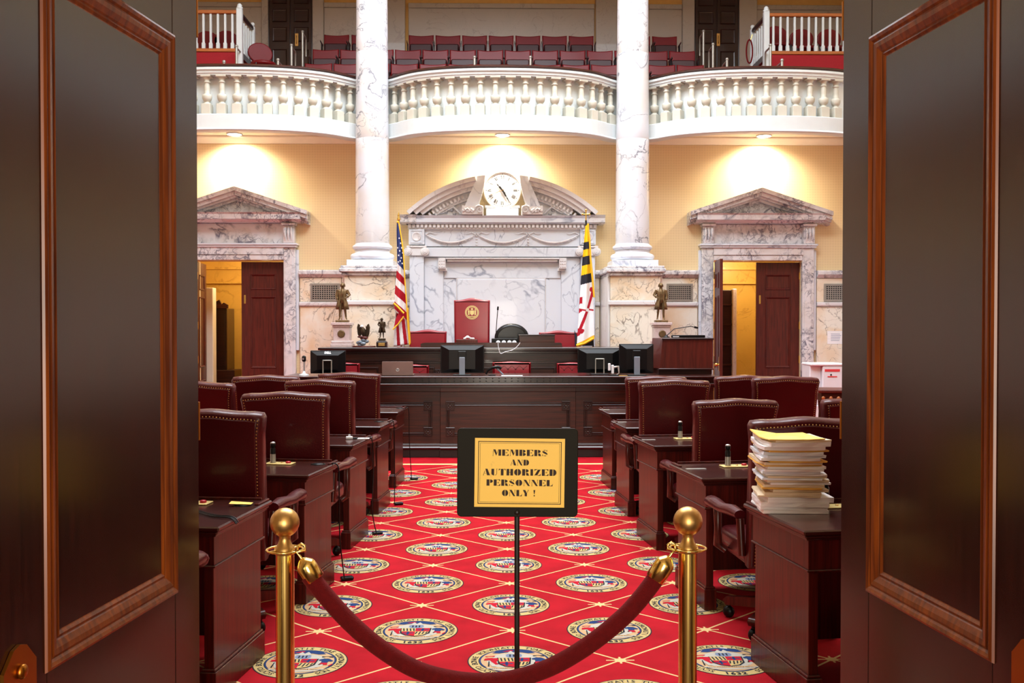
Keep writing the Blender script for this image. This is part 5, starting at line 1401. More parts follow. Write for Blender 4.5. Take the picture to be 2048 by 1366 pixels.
def G(ch_):
    """fat stencil capitals as polygons in a cell 1 high; returns width, polygons"""
    S = .34; h = .05
    def stem(x, w_=S): return [(x, 0), (x + w_, 0), (x + w_, 1), (x, 1)]
    def hb(cx, cy, rx, ry, right=True, hole=None):
        a = circ(cx, cy, rx, ry, 9, -90, 90) if right else circ(cx, cy, rx, ry, 9, 90, 270)
        return a
    if ch_ == 'I': return .42, [stem(.04)]
    if ch_ == 'M': return 1.22, [[(0, 0), (.22, 0), (.13, .06), (.16, .8), (.10, .8), (.09, .06)], [(.12, 1), (.44, 1), (.64, .32), (.54, .0)], [(.84, 0), (1.2, 0), (1.2, 1), (.84, 1)], [(.62, .42), (.80, 1), (.84, 1), (.66, .34)]]
    if ch_ == 'E': return .92, [stem(.02, .40), [(.48, .93), (.86, .93), (.88, 1), (.48, 1)], [(.68, .94), (.88, .98), (.88, .68)], [(.48, 0), (.86, 0), (.90, .07), (.48, .07)], [(.68, .06), (.90, .02), (.90, .34)], [(.48, .47), (.62, .47), (.70, .34), (.70, .68), (.62, .53), (.48, .53)]]
    if ch_ == 'B': return .92, [stem(.02, .40), circ(.50, .76, .36, .24, 9, -90, 90), circ(.50, .26, .40, .26, 9, -90, 90)]
    if ch_ == 'R': return .98, [stem(.02, .40), circ(.50, .74, .38, .26, 9, -90, 90), [(.50, .42), (.74, .44), (.86, .30), (.90, .08), (.98, .06), (.96, 0), (.62, 0), (.56, .10), (.54, .34)]]
    if ch_ == 'P': return .88, [stem(.02, .40), circ(.50, .72, .38, .28, 9, -90, 90)]
    if ch_ == 'D': return .94, [stem(.02, .40), circ(.50, .5, .44, .5, 13, -90, 90)]
    if ch_ == 'O': return .96, [circ(.44, .5, .42, .5, 13, 90, 270), circ(.52, .5, .42, .5, 13, -90, 90)]
    if ch_ == 'S': return .76, [[(.04, .62), (.20, .48), (.54, .28), (.72, .22), (.72, .40), (.60, .55), (.30, .78), (.06, .84)], [(.10, .92), (.34, 1), (.56, .96), (.36, .90)], [(.60, .98), (.66, 1), (.68, .68), (.58, .80)], [(.10, 0), (.04, .02), (.02, .34), (.14, .16)], [(.18, .06), (.42, 0), (.62, .08), (.38, .12)]]
    if ch_ == 'A': return .98, [[(.34, 1), (.62, 1), (.96, 0), (.56, 0)], [(0, 0), (.20, 0), (.12, .06), (.30, .66), (.26, .72), (.06, .06)], [(.22, .28), (.42, .28), (.41, .33), (.24, .33)]]
    if ch_ == 'N': return .98, [[(.04, 1), (.40, 1), (.90, .06), (.90, 0), (.66, 0)], [(.02, 0), (.22, 0), (.14, .06), (.14, .70), (.09, .76), (.09, .06)], [(.76, 1), (.98, 1), (.90, .94), (.90, .34), (.84, .44), (.84, .94)]]
    if ch_ == 'U': return .92, [[(.06, 1), (.42, 1), (.42, .12), (.46, .0), (.30, .0), (.14, .08), (.06, .28)], [(.54, 0), (.70, .06), (.80, .24), (.80, .94), (.90, 1), (.66, 1), (.74, .94), (.74, .26), (.66, .10), (.54, .05)]]
    if ch_ == 'T': return .92, [[(.28, 0), (.64, 0), (.64, 1), (.28, 1)], [(0, 1), (.22, 1), (.22, .93), (.10, .86), (.02, .68)], [(.92, 1), (.70, 1), (.70, .93), (.82, .86), (.90, .68)]]
    if ch_ == 'H': return .90, [stem(.02, .36), stem(.52, .36), [(.36, .47), (.54, .47), (.54, .53), (.36, .53)]]
    if ch_ == 'Z': return .90, [[(.50, .94), (.88, .94), (.88, 1), (.42, .06), (.02, .06), (.02, 0)], [(.04, 1), (.44, 1), (.44, .94), (.16, .86), (.06, .68)], [(.46, 0), (.86, 0), (.88, .34), (.74, .12), (.46, .06)]]
    if ch_ == 'L': return .86, [stem(.02, .40), [(.48, 0), (.82, 0), (.86, .40), (.72, .14), (.48, .06)]]
    if ch_ == 'Y': return .92, [[(.0, 1), (.36, 1), (.62, .48), (.62, 0), (.28, 0), (.28, .44)], [(.68, 1), (.92, 1), (.84, .94), (.66, .56), (.62, .62), (.78, .94)]]
    if ch_ == '!': return .40, [[(.06, 1), (.34, 1), (.24, .34), (.16, .34)], circ(.20, .10, .11, .11, 10)]
    return .38, []
lt = MB()
def line(txt, px0, px1, pyc, hpx):
    """text between two pixel columns of the card photo"""
    hh = hpx * sc0; tw = sum(G(c)[0] + .10 for c in txt) - .10
    x0 = (px0 - 1039.5) * sc0; x1 = (px1 - 1039.5) * sc0; kx = (x1 - x0) / tw; x = x0
    zc = (943.5 - pyc) * sc0 - hh / 2
    for c in txt:
        w__, ps = G(c)
        for q in ps: lt.ext([(x + a * kx, zc + b * hh) for a, b in q], -.0060, -.0054, mat=CARD)
        x += (w__ + .10) * kx
line('MEMBERS', 984.5, 1095, 903.5, 12.5)
line('AND', 1021, 1058, 923, 11.5)
line('AUTHORIZED', 966, 1113, 942.5, 13)
line('PERSONNEL', 973.5, 1106, 963.5, 12.5)
line('ONLY !', 1004.5, 1072, 984, 12.5)
lt.obj('lettering', 'ink', card)

# ================================================================ THE ROSTRUM
def carved_square(mb, cx, z, y, h=.052, mi=0):
    mb.bbox(cx - h, cx + h, y - .022, y, z - h, z + h, .004, mi)
    mb.frame(cx - h * .85, cx + h * .85, z - h * .85, z + h * .85, [(0, 0), (.003, .006), (.008, .006), (.010, 0)], mi, Matrix.Translation((0, y - .022, 0)))
    mb.sphere((cx, y - .022, z), h * .26, 8, mi, (1, .7, 1))
    for k in range(8):
        a = k * PI / 4; mb.sphere((cx + h * .55 * math.cos(a), y - .022, z + h * .55 * math.sin(a)), h * .17, 6, mi, (1, .6, 1))
YF = 12.06
# platforms
for (n_, x0, x1, y0, y1, z) in (('clerk_platform', -2.42, 2.55, 12.84, 13.74, .16), ('speaker_platform', -2.3, 2.35, 14.02, 15.78, .60)):
    t_ = MB().bbox(x0, x1, y0, y1, 0, z, .01).obj(n_, 'red_carpet_plain'); struct(t_)
# ---- clerks' counter
XA, XB = -2.50, 2.66
t = thing('clerks_counter', 'long dark mahogany counter with carved panelled front and studded ledge', 'counter', (AX, YF, 0))
a, b = XA - AX, XB - AX
z = lambda y: Z(y, YF)
cs = (-.78, .86)             # centre bay steps forward
def body_piece(x0, x1, y):
    MB().bbox(x0, x1, y, y + .68, .10, z(783), .004).obj('carcase', 'rostrum', t)
    MB().bbox(x0 - .01, x1 + .01, y - .02, y + .70, 0, .10, .006).obj('plinth', 'black_base', t)
    m = MB(); m.sweep([(x1 + .0, y), (x0, y)], [(0, .10), (-.03, .10), (-.035, .12), (-.02, .135), (-.02, .15), (-.008, .17), (0, .17)], smooth=False); m.obj('base_moulding', 'rostrum_dark', t)
    m = MB(); m.bbox(x0, x1, y - .012, y, z(783), z(775), .003); m.obj('frieze_board', 'rostrum', t)
def panels(x0, x1, y, carv):
    zt, zb = z(805), z(872)
    m = MB(); m.frame(x0, x1, zb, zt, [(0, 0), (.006, .012), (.016, .012), (.022, .004), (.030, .010), (.036, .010), (.044, -.004), (.05, -.006)], mat=Matrix.Translation((0, y, 0))); m.obj('panel_moulding', 'rostrum_dark', t)
    for cx in carv:
        for zz in (z(812), z(864)):
            m = MB(); carved_square(m, cx, zz, y); m.bbox(cx - .055, cx + .055, y - .035, y, zz + .046, zz + .062, .004); m.obj('carved_block', 'rostrum_dark', t)
body_piece(a, cs[0], 0); body_piece(cs[0], cs[1], -.03); body_piece(cs[1], b, 0)
panels(cs[0] + .07, cs[1] - .07, -.03, (cs[0] + .12, cs[1] - .12))
panels(a + .55, cs[0] - .10, 0, (a + .60, cs[0] - .15)); panels(cs[1] + .10, b - .55, 0, (cs[1] + .15, b - .60))
for x0, x1 in ((a + .05, a + .5), (b - .5, b - .05)): panels(x0, x1, 0, ())
# ledge with its row of studs, and the top
zl0, zl1, zt1 = z(770), z(766.5), z(752)
MB().bbox(a - .04, b + .04, -.07, .70, z(775), zl0, .004).obj('bed_moulding', 'rostrum_dark', t)
MB().bbox(a - .06, b + .06, -.10, .70, zl0, zl1, .004).obj('ledge', 'desk_top', t)
MB().bbox(a - .02, b + .02, -.03, .70, zl1, zt1 - .02, .002).obj('studded_band', 'rostrum_dark', t)
st = MB(); x = a
while x < b:
    st.bbox(x, x + .016, -.042, -.03, zl1 + .02, zl1 + .032, .002); st.bbox(x, x + .016, -.042, -.03, zl1 + .055, zl1 + .065, .002); x += .077
st.obj('studs', 'dark_metal', t)
MB().bbox(a - .06, b + .06, -.08, .74, zt1 - .02, zt1, .005).obj('counter_top', 'desk_top', t)
ZC = zt1

# ---- speaker's desk behind
YU = 13.75
zu = lambda y: Z(y, YU)
XU0, XU1 = X(648, YU), X(1372, YU)
t = thing('speakers_desk', "speaker's long raised walnut desk behind the clerks' counter", 'desk', (AX, YU, 0))
a, b = XU0 - AX, XU1 - AX
ZU = zu(695)
MB().bbox(a, b, 0, .24, 0, zu(705), .004).obj('carcase', 'rostrum', t)
MB().bbox(a - .07, b + .07, -.09, .62, ZU - .035, ZU, .006).bbox(a - .05, b + .05, -.06, .60, ZU - .055, ZU - .034, .006).bbox(a - .02, b + .02, -.03, .5, ZU - .08, ZU - .054, .006).obj('desk_top', 'rostrum_dark', t)
MB().bbox(a - .01, b + .01, -.03, 0, zu(722), zu(719.5), .003).bbox(a - .01, b + .01, -.02, 0, zu(726), zu(722), .004).obj('string_moulding', 'rostrum_dark', t)
for x0, x1 in ((a + .1, a + .75), (a + .95, -.95), (-.80, .72), (.92, 1.5), (1.7, b - .1)):
    m = MB(); m.frame(x0, x1, zu(775), zu(734), [(0, 0), (.006, .012), (.02, .012), (.03, -.004)]); m.obj('panel_moulding', 'rostrum_dark', t)
for cx in (-.90, -.975 + .0, .82):
    if abs(cx + .975) < .01: continue
    m = MB(); carved_square(m, cx, zu(745), 0, .05); m.obj('carved_block', 'rostrum_dark', t)
# sloped reading stand on top
x0, x1 = X(842, 13.9) - AX, X(1124, 13.9) - AX
t2 = thing('reading_stand', "low dark wooden reading stand along the middle of the speaker's desk", 'stand', (AX, 13.82, ZU + .001))
MB().ext([(x0, 0), (x1, 0), (x1 - .01, .055), (x1 - .03, .065), (x0 + .06, .065), (x0, .05)], 0, .03).obj('front_board', 'rostrum', t2)
MB().add([(x0 + .02, .03, .060), (x1 - .02, .03, .060), (x1 - .02, .30, .02), (x0 + .02, .30, .02), (x0 + .02, .03, .0), (x1 - .02, .03, .0), (x1 - .02, .30, .0), (x0 + .02, .30, .0)],
         [(0, 1, 2, 3), (7, 6, 5, 4), (0, 4, 5, 1), (1, 5, 6, 2), (2, 6, 7, 3), (3, 7, 4, 0)]).obj('slope', 'rostrum_dark', t2)
bx0, bx1 = X(1038, 14.2), X(1109, 14.2)
t2 = thing('document_box', "dark wooden document box on the right part of the speaker's desk", 'box', ((bx0 + bx1) / 2, 14.24, ZU + .001))
hh = Z(671, 14.2) - ZU; W_ = (bx1 - bx0) / 2
MB().bbox(-W_, W_, -.10, .10, 0, hh, .005).obj('body', 'rostrum', t2); MB().bbox(-W_ - .008, W_ + .008, -.108, .108, hh, hh + .012, .003).obj('lid', 'rostrum_dark', t2)
bx0, bx1 = X(912, 14.2), X(955, 14.2)
t2 = thing('gavel_block', "flat light wooden block with a crumpled white tissue before the speaker's chair", 'block', ((bx0 + bx1) / 2, 14.24, ZU + .001)); W_ = (bx1 - bx0) / 2
hh = Z(679, 14.2) - ZU
MB().bbox(-W_, W_, -.08, .08, 0, hh, .004).obj('block', 'back_door', t2)
m = MB()
for k in range(7): m.sphere((-.03 + .02 * k, -.03 + .01 * (k % 3), hh + .012 + .03 * math.exp(-((k - 2) / 1.2) ** 2)), .018, 7, scale=(1.3, 1, .8))
m.obj('tissue', 'paper_white', t2)
bx0, bx1 = X(983, 14.15), X(1035, 14.15)
t2 = thing('sound_console', "small black console with white dials on the speaker's desk, below the black chair", 'console', ((bx0 + bx1) / 2, 14.16, ZU + .001)); W_ = (bx1 - bx0) / 2
hh = Z(677, 14.15) - ZU
MB().bbox(-W_, W_, -.03, .08, 0, hh, .006).obj('case', 'plastic', t2)
for k, dx in enumerate((-.09, -.01, .07, .14)): MB().lathe([(.032, 0), (.032, .008), (.02, .012)], 16, mat=Matrix.Translation((dx, -.03, .06)) @ Matrix.Rotation(R(90), 4, 'X')).obj('dial', 'white_plastic', t2)
cz = lambda px, py: (lambda p: (p.x, p.y, p.z))(at(px, py, 13.62))
m = cable([cz(996, 686), cz(997, 695), cz(1001, 707), cz(1010, 704), cz(1027, 699), cz(1037, 690), cz(1040, 685)], .006, "looped white cable hanging over the front of the speaker's desk", m='white_plastic')
# gooseneck microphone at the speaker's place
def goose(loc, pts, label):
    t3 = thing('gooseneck_microphone', label, 'microphone', loc)
    MB().lathe([(.045, 0), (.045, .012), (.02, .02), (.012, .04)], 16).obj('base', 'plastic', t3)
    MB().tube(pts, .0055, 8).obj('gooseneck', 'dark_metal', t3)
    MB().tube([pts[-1], Vector(pts[-1]) + (Vector(pts[-1]) - Vector(pts[-2])).normalized() * .05], [.014, .012], 10).obj('head', 'plastic', t3)
p = at(991, 690, 14.1); q = at(997, 614, 14.1)
goose((p.x, 14.32, ZU + .001), [(0, 0, .02), (.008, 0, .2), (.02, 0, .38), (q.x - p.x - .01, -.03, q.z - ZU - .04)], "tall thin gooseneck microphone beside the speaker's chair")

# ---- chairs at the rostrum
def crest_chair(name, label, cx, Y, ztop, w_, zfl, hgt, m='red_leather', crest=.03, group=None, seal=False, tuft=0):
    t3 = thing(name, label, 'chair', (cx, Y, zfl), 0, group)
    H = ztop - zfl; hw = w_ / 2; zb = H - hgt
    p_ = [(-hw + .01, zb), (hw - .01, zb)]; n = 14
    p_ += [(hw, H - crest * 1.5)]
    for k in range(0, n + 1):
        u = 1 - 2 * k / n; p_.append((u * hw, H - crest + crest * (0.5 + .5 * math.cos(PI * min(1, abs(u) * 1.25)))))
    p_ += [(-hw, H - crest * 1.5)]
    MB().pillow(p_, -.02, .10, .028, 4).obj('backrest', m, t3)
    if seal:
        sm = MB(); RTm = lambda x, z, y=0: Matrix.Translation((x, -.021 + y, z)) @ Matrix.Rotation(R(90), 4, 'X')
        zc = seal
        sm.lathe([(.104, 0), (.104, .003)], 36, mat=RTm(0, zc)); sm.obj('gilt_seal', 'plate_cream', t3, label='gold printed round seal')
        sr = MB(); sr.lathe([(.078, .0), (.078, .0045)], 30, mat=RTm(0, zc)); sr.obj('seal_field', m, t3)
        s2 = MB()
        s2.ext([(-.03, zc + .03), (.03, zc + .03), (.03, zc - .02), (0, zc - .045), (-.03, zc - .02)], -.0275, -.0255)
        s2.ext(circ(0, zc + .052, .016, n=10), -.0275, -.0255)
        for s in (-1, 1):
            s2.ext([(s * .036, zc + .03), (s * .06, zc + .035), (s * .058, zc - .035), (s * .04, zc - .045)], -.0275, -.0255); s2.ext(circ(s * .05, zc + .046, .009, n=8), -.0275, -.0255)
        s2.ext([(-.055, zc - .055), (.055, zc - .055), (.04, zc - .066), (-.04, zc - .066)], -.0275, -.0255)
        s2.obj('seal_figures', 'plate_cream', t3)
        dt = MB()
        for k in range(36):
            a_ = k * PI / 18; dt.box(-.003, .003, -.0255, -.0235, -.006, .006, mat=Matrix.Translation((.091 * math.cos(a_), 0, zc + .091 * math.sin(a_))) @ Matrix.Rotation(-a_, 4, 'Y'))
        dt.obj('seal_letters', m, t3)
    if tuft:
        tb = MB()
        for r_ in range(2):
            nn = tuft + (r_ % 2)
            for k in range(nn):
                x_ = (k - (nn - 1) / 2) * (w_ * .8 / nn); zz_ = H - .10 - r_ * .09
                tb.sphere((x_, -.021, zz_), .010, 8, scale=(1, .6, 1))
                for aa in (-1, 1): tb.tube([(x_, -.0205, zz_), (x_ + aa * w_ * .4 / nn, -.0205, zz_ + .045)], .0022, 5)
        tb.obj('tuft_buttons', 'leather', t3)
    MB().pillow(rrect(-hw * .9, hw * .9, -.24, .24, .05), -.05, .05, .035, 3, mat=Matrix.Translation((0, -.22, .44)) @ Matrix.Rotation(R(90), 4, 'X')).obj('seat', m, t3)
    for s in (-1, 1):
        MB().tube([(s * hw * .98, .02, .62), (s * hw * 1.0, -.2, .63), (s * hw * 1.0, -.38, .61)], [.03, .035, .03], 10, flat=.8).obj('arm', m, t3)
        MB().tube([(s * hw * .98, -.30, .60), (s * hw * .9, -.28, .42)], .018, 8).obj('arm_support', 'desk', t3)
    MB().lathe([(.05, .07), (.028, .12), (.026, .40)], 12, (0, -.2, 0)).obj('column', 'dark_metal', t3)
    bm = MB()
    for k in range(5):
        a_ = k * 2 * PI / 5; bm.tube([(0, -.2, .10), (.25 * math.cos(a_), -.2 + .25 * math.sin(a_), .06)], [.022, .014], 8); bm.sphere((.26 * math.cos(a_), -.2 + .26 * math.sin(a_), .026), .026, 8)
    bm.obj('star_base', 'dark_metal', t3)
    return t3
YB_ = 14.95
def cw_(x0, x1, Y): return X((x0 + x1) / 2, Y), (x1 - x0) * Y / FPX
cx, w_ = cw_(908, 980, YB_); crest_chair('speakers_chair', "tall red leather speaker's chair with a gold seal", cx, YB_, Z(596, YB_), w_, .60, .95, crest=.035, seal=Z(625, YB_) - .60)
G_ = 'red chairs at the speaker\'s desk'
cx, w_ = cw_(818, 893, YB_); crest_chair('side_chair', "low red leather chair beside the striped flag, left of the speaker's chair", cx, YB_, Z(659, YB_), w_, .60, .6, crest=.03, group=G_)
cx, w_ = cw_(1078, 1156, YB_); crest_chair('side_chair', "low red leather chair beside the yellow and black flag", cx, YB_, Z(661, YB_), w_, .60, .6, crest=.03, group=G_)
# black oval-backed office chair
cx, w_ = cw_(989, 1058, 14.9); t3 = thing('office_chair', "black rounded office chair right of the speaker's chair", 'chair', (cx, 14.9, .60))
H = Z(647, 14.9) - .60
MB().pillow(circ(0, H - .21, w_ / 2, .21, 28), -.04, .06, .05, 5).obj('backrest', 'black_leather', t3)
MB().pillow(rrect(-.24, .24, -.22, .22, .08), -.05, .05, .04, 3, mat=Matrix.Translation((0, -.25, .45)) @ Matrix.Rotation(R(90), 4, 'X')).obj('seat', 'black_leather', t3)
MB().lathe([(.05, .07), (.03, .12), (.03, .40)], 12, (0, -.2, 0)).tube([(0, -.2, .42), (0, .06, .45), (0, .07, .7)], .018, 8).obj('column', 'dark_metal', t3)
bm = MB()
for k in range(5):
    a_ = k * 2 * PI / 5; bm.tube([(0, -.2, .10), (.26 * math.cos(a_), -.2 + .26 * math.sin(a_), .06)], [.022, .014], 8); bm.sphere((.27 * math.cos(a_), -.2 + .27 * math.sin(a_), .026), .026, 8)
bm.obj('star_base', 'plastic', t3)
# clerks' red chairs between counter and desk
YK = 13.32; G_ = "clerks' red chairs"
for x0, x1, ytop, tf, lab in ((660, 717, 725, 0, 'plain red chair back seen right of the leftmost monitor'), (800, 855, 729, 2, 'tufted red chair back right of the brown laptop'),
                              (985, 1062, 723, 4, 'tufted red chair back in the middle behind the counter'), (1116, 1172, 725, 3, 'tufted red chair back left of the broad dark monitor')):
    cx, w_ = cw_(x0, x1, YK); crest_chair('clerk_chair', lab, cx, YK, Z(ytop, YK), max(w_, .40), .16, .5, crest=.012, group=G_, tuft=tf)

# ---- screens and small things on the counter
def monitor(label, px0, px1, py0, py1, Y, kind, logo=None):
    """rear of a flat screen standing on the counter"""
    cx = X((px0 + px1) / 2, Y); W_ = (px1 - px0) * Y / FPX; zt = Z(py0, Y); zb = Z(py1, Y)
    t3 = thing('computer_monitor', label, 'monitor', (cx, Y, ZC + .001), 0, 'monitors on the counter')
    z0 = max(zb - ZC, .02); z1 = zt - ZC; hw = W_ / 2
    MB().pillow(rrect(-hw, hw, z0, z1, .008, 3), -.012, .014, .005, 2).obj('bezel', 'plastic', t3)
    bk = MB()
    o_ = [(-hw + .01, z0 + .01), (hw - .01, z0 + .01), (hw - .01, z1 - .01), (-hw + .01, z1 - .01)]; i_ = [(-hw * .6, z0 + .05), (hw * .6, z0 + .05), (hw * .6, z1 - .06), (-hw * .6, z1 - .06)]
    v = [(x, -.012, z) for x, z in o_] + [(x, -.045, z) for x, z in i_]
    bk.add(v, [(0, 1, 5, 4), (1, 2, 6, 5), (2, 3, 7, 6), (3, 0, 4, 7), (4, 5, 6, 7)]); bk.obj('back_shell', 'plastic', t3)
    MB().box(-hw + .012, hw - .012, .014, .0145, z0 + .012, z1 - .012).obj('screen', 'black_base', t3)
    if kind == 'loop':
        n_ = MB(); a_ = .058
        n_.bbox(-a_, -a_ + .012, -.075, -.045, 0.01, z1 * .62, .003); n_.bbox(a_ - .012, a_, -.075, -.045, 0.01, z1 * .62, .003); n_.bbox(-a_, a_, -.075, -.045, z1 * .62 - .012, z1 * .62, .003); n_.obj('stand_neck', 'nickel', t3)
    else:
        MB().bbox(-.035, .035, -.085, -.055, 0.01, z1 * .60, .004).obj('stand_neck', 'plastic_grey', t3)
        MB().bbox(-.05, .05, -.06, -.04, z1 * .5, z1 * .8, .006).obj('mount', 'plastic', t3)
    MB().bbox(-.11, .11, -.10, .08, 0, .012, .004).obj('stand_base', 'plastic', t3)
    if logo:
        vs, fs = text_polys(logo, .036, .0012); lg = MB()
        lg.add([(x, -.0145 - .66 * (.038 - .01 - y), z1 - .038 + y) for x, y, zz in vs], fs)
        lg.obj('logo', 'silver', t3)
    return t3
monitor('black monitor seen from behind at the left end, maker\'s name across its top', 621, 691, 701, 747, 12.30, 'loop', 'DELL')
monitor('glossy black monitor seen from behind, left of centre on the counter', 881, 968, 690, 746, 12.24, 'solid')
monitor('broad dark monitor with a frame-shaped stand, right of centre on the counter', 1155, 1242, 697, 748, 12.42, 'loop')
monitor('black monitor nearest the wooden lectern box on the counter', 1238, 1307, 688, 747, 12.16, 'solid')
# laptop
cx, w_ = cw_(764, 826, 12.12); t3 = thing('laptop', 'taupe laptop lid seen from behind on the counter', 'laptop', (cx, 12.12, ZC + .001))
H = Z(723, 12.12) - ZC
MB().pillow(rrect(-w_ / 2, w_ / 2, .004, H, .008, 3), -.004, .004, .002, 1).obj('lid', 'laptop', t3)
MB().bbox(-w_ / 2, w_ / 2, .004, .26, 0, .014, .003).obj('base', 'laptop', t3)
vs, fs = text_polys('hp', .036, .001); m = MB(); m.lathe([(.021, 0), (.021, .001)], 20, mat=Matrix.Translation((.0, -.004, H * .42)) @ Matrix.Rotation(R(90), 4, 'X')); m.obj('badge', 'silver', t3)
m = MB(); m.add([(x, -.0056, H * .42 - .009 + y) for x, y, zz in vs], fs); m.obj('badge_letters', 'dark_metal', t3)
# hand-held scanner, microphone on white foot, small camera, paper
p = at(985, 745, 12.2); t3 = thing('desk_scanner', 'curved black hand scanner resting right of the glossy monitor', 'scanner', (p.x, 12.2, ZC + .001))
MB().bbox(-.05, .04, -.03, .03, 0, .01, .003).obj('foot', 'plastic', t3)
MB().tube([(-.08, 0, .015), (-.06, 0, .06), (.0, 0, .095), (.07, 0, .105), (.11, 0, .085)], [.016, .018, .022, .026, .018], 10, flat=.8).obj('body', 'plastic', t3)
MB().tube([(.04, 0, .10), (.10, 0, .04), (.13, 0, .01)], [.012, .010, .008], 8).obj('handle', 'plastic_grey', t3)
p = at(608, 748, 12.3); t3 = thing('table_microphone', 'silver microphone on a round white foot beside the leftmost monitor', 'microphone', (p.x, 12.3, ZC + .001))
MB().lathe([(.06, 0), (.06, .008), (.02, .02), (.014, .05)], 20).obj('foot', 'white_plastic', t3)
MB().tube([(0, 0, .05), (0, 0, .17)], .011, 10).obj('stem', 'silver', t3)
MB().tube([(0, 0, .165), (0, 0, .18), (0, 0, .225), (0, 0, .24)], [.016, .026, .026, .012], 12).obj('head', 'plastic', t3)
MB().cyl((-.004, -.022, .20), (-.004, -.030, .20), .012, n=12).obj('lens', 'silver', t3)
p = at(1228, 745, 12.14); t3 = thing('document_camera', 'small white jointed camera between the two right-hand monitors', 'camera', (p.x, 12.12, ZC + .001))
MB().bbox(-.05, .05, -.04, .04, 0, .012, .003).obj('foot', 'plastic', t3)
MB().bbox(-.075, -.045, -.02, .02, .06, .15, .006).bbox(-.035, -.005, -.025, .02, .02, .13, .006).obj('body', 'white_plastic', t3)
MB().tube([(-.01, 0, .10), (.05, 0, .11), (.06, 0, .03), (.03, 0, .01)], [.016, .016, .008, .006], 10).obj('arm', 'silver', t3)
p = at(1242, 749, 12.1); o = MB().bbox(-.05, .05, -.02, .02, 0, .004, .001).obj('yellow_pad', 'paper_manila', loc=(p.x + .02, 12.04, ZC + .001)); tag(o, 'small yellow pad at the counter edge under the white camera', 'notepad')
p = at(1024, 750, 12.1); o = MB().bbox(-.13, .13, -.06, .06, 0, .003, .001).obj('white_sheet', 'paper_white', loc=(p.x, 12.12, ZC + .001)); tag(o, 'flat white sheet on the counter below the middle tufted chair', 'paper')
# lectern box
YLc = 12.45
x0, x1 = X(1307, YLc), X(1425, YLc); zt, zb = Z(677, YLc), Z(739, YLc)
t3 = thing('lectern_box', 'brown wooden lectern box with a slanted left side, at the right end of the counter', 'lectern', ((x0 + x1) / 2, YLc, ZC + .001)); hw = (x1 - x0) / 2
zb -= ZC; zt -= ZC
MB().bbox(-hw + .06, hw - .01, -.02, .40, 0, zb, .004).obj('base', 'rostrum_dark', t3)
v = [(-hw + .075, -.03, zb + .01), (hw, -.03, zb + .01), (hw, -.03, zt), (-hw + .11, -.03, zt), (-hw, .40, zb + .01), (hw, .40, zb + .01), (hw, .40, zt), (-hw + .05, .40, zt)]
MB().add(v, [(0, 1, 2, 3), (5, 4, 7, 6), (1, 5, 6, 2), (4, 0, 3, 7), (3, 2, 6, 7), (4, 5, 1, 0)]).obj('body', 'back_door', t3)
MB().bbox(-hw + .06, hw + .01, -.045, .0, zb - .005, zb + .012, .004).obj('lower_trim', 'desk_top', t3)
MB().bbox(-hw + .10, hw + .01, -.045, .01, zt - .018, zt + .004, .004).obj('upper_trim', 'rostrum_dark', t3)
ZT = ZC + zt
t4 = thing('computer_monitor', 'monitor of which only the top edge shows above the lectern box', 'monitor', (X(1377, 12.6), 12.62, ZT + .005), 0, 'monitors on the counter')
MB().pillow(rrect(-.215, .215, 0, Z(671, 12.62) - ZT, .01, 3), -.02, .02, .006, 2).obj('bezel', 'plastic', t4); MB().bbox(-.2, -.12, -.022, -.018, .01, .02, .001).obj('label', 'white_plastic', t4)
p = at(1342, 661, 12.75); q = at(1390, 655, 12.75)
goose((p.x - .06, 12.75, ZT + .005), [(0, 0, .02), (.03, 0, .05), (.10, 0, p.z - ZT + .015), (q.x - p.x, 0, q.z - ZT + .01), (q.x - p.x + .05, 0, q.z - ZT)], 'thin gooseneck microphone bent level above the lectern box')

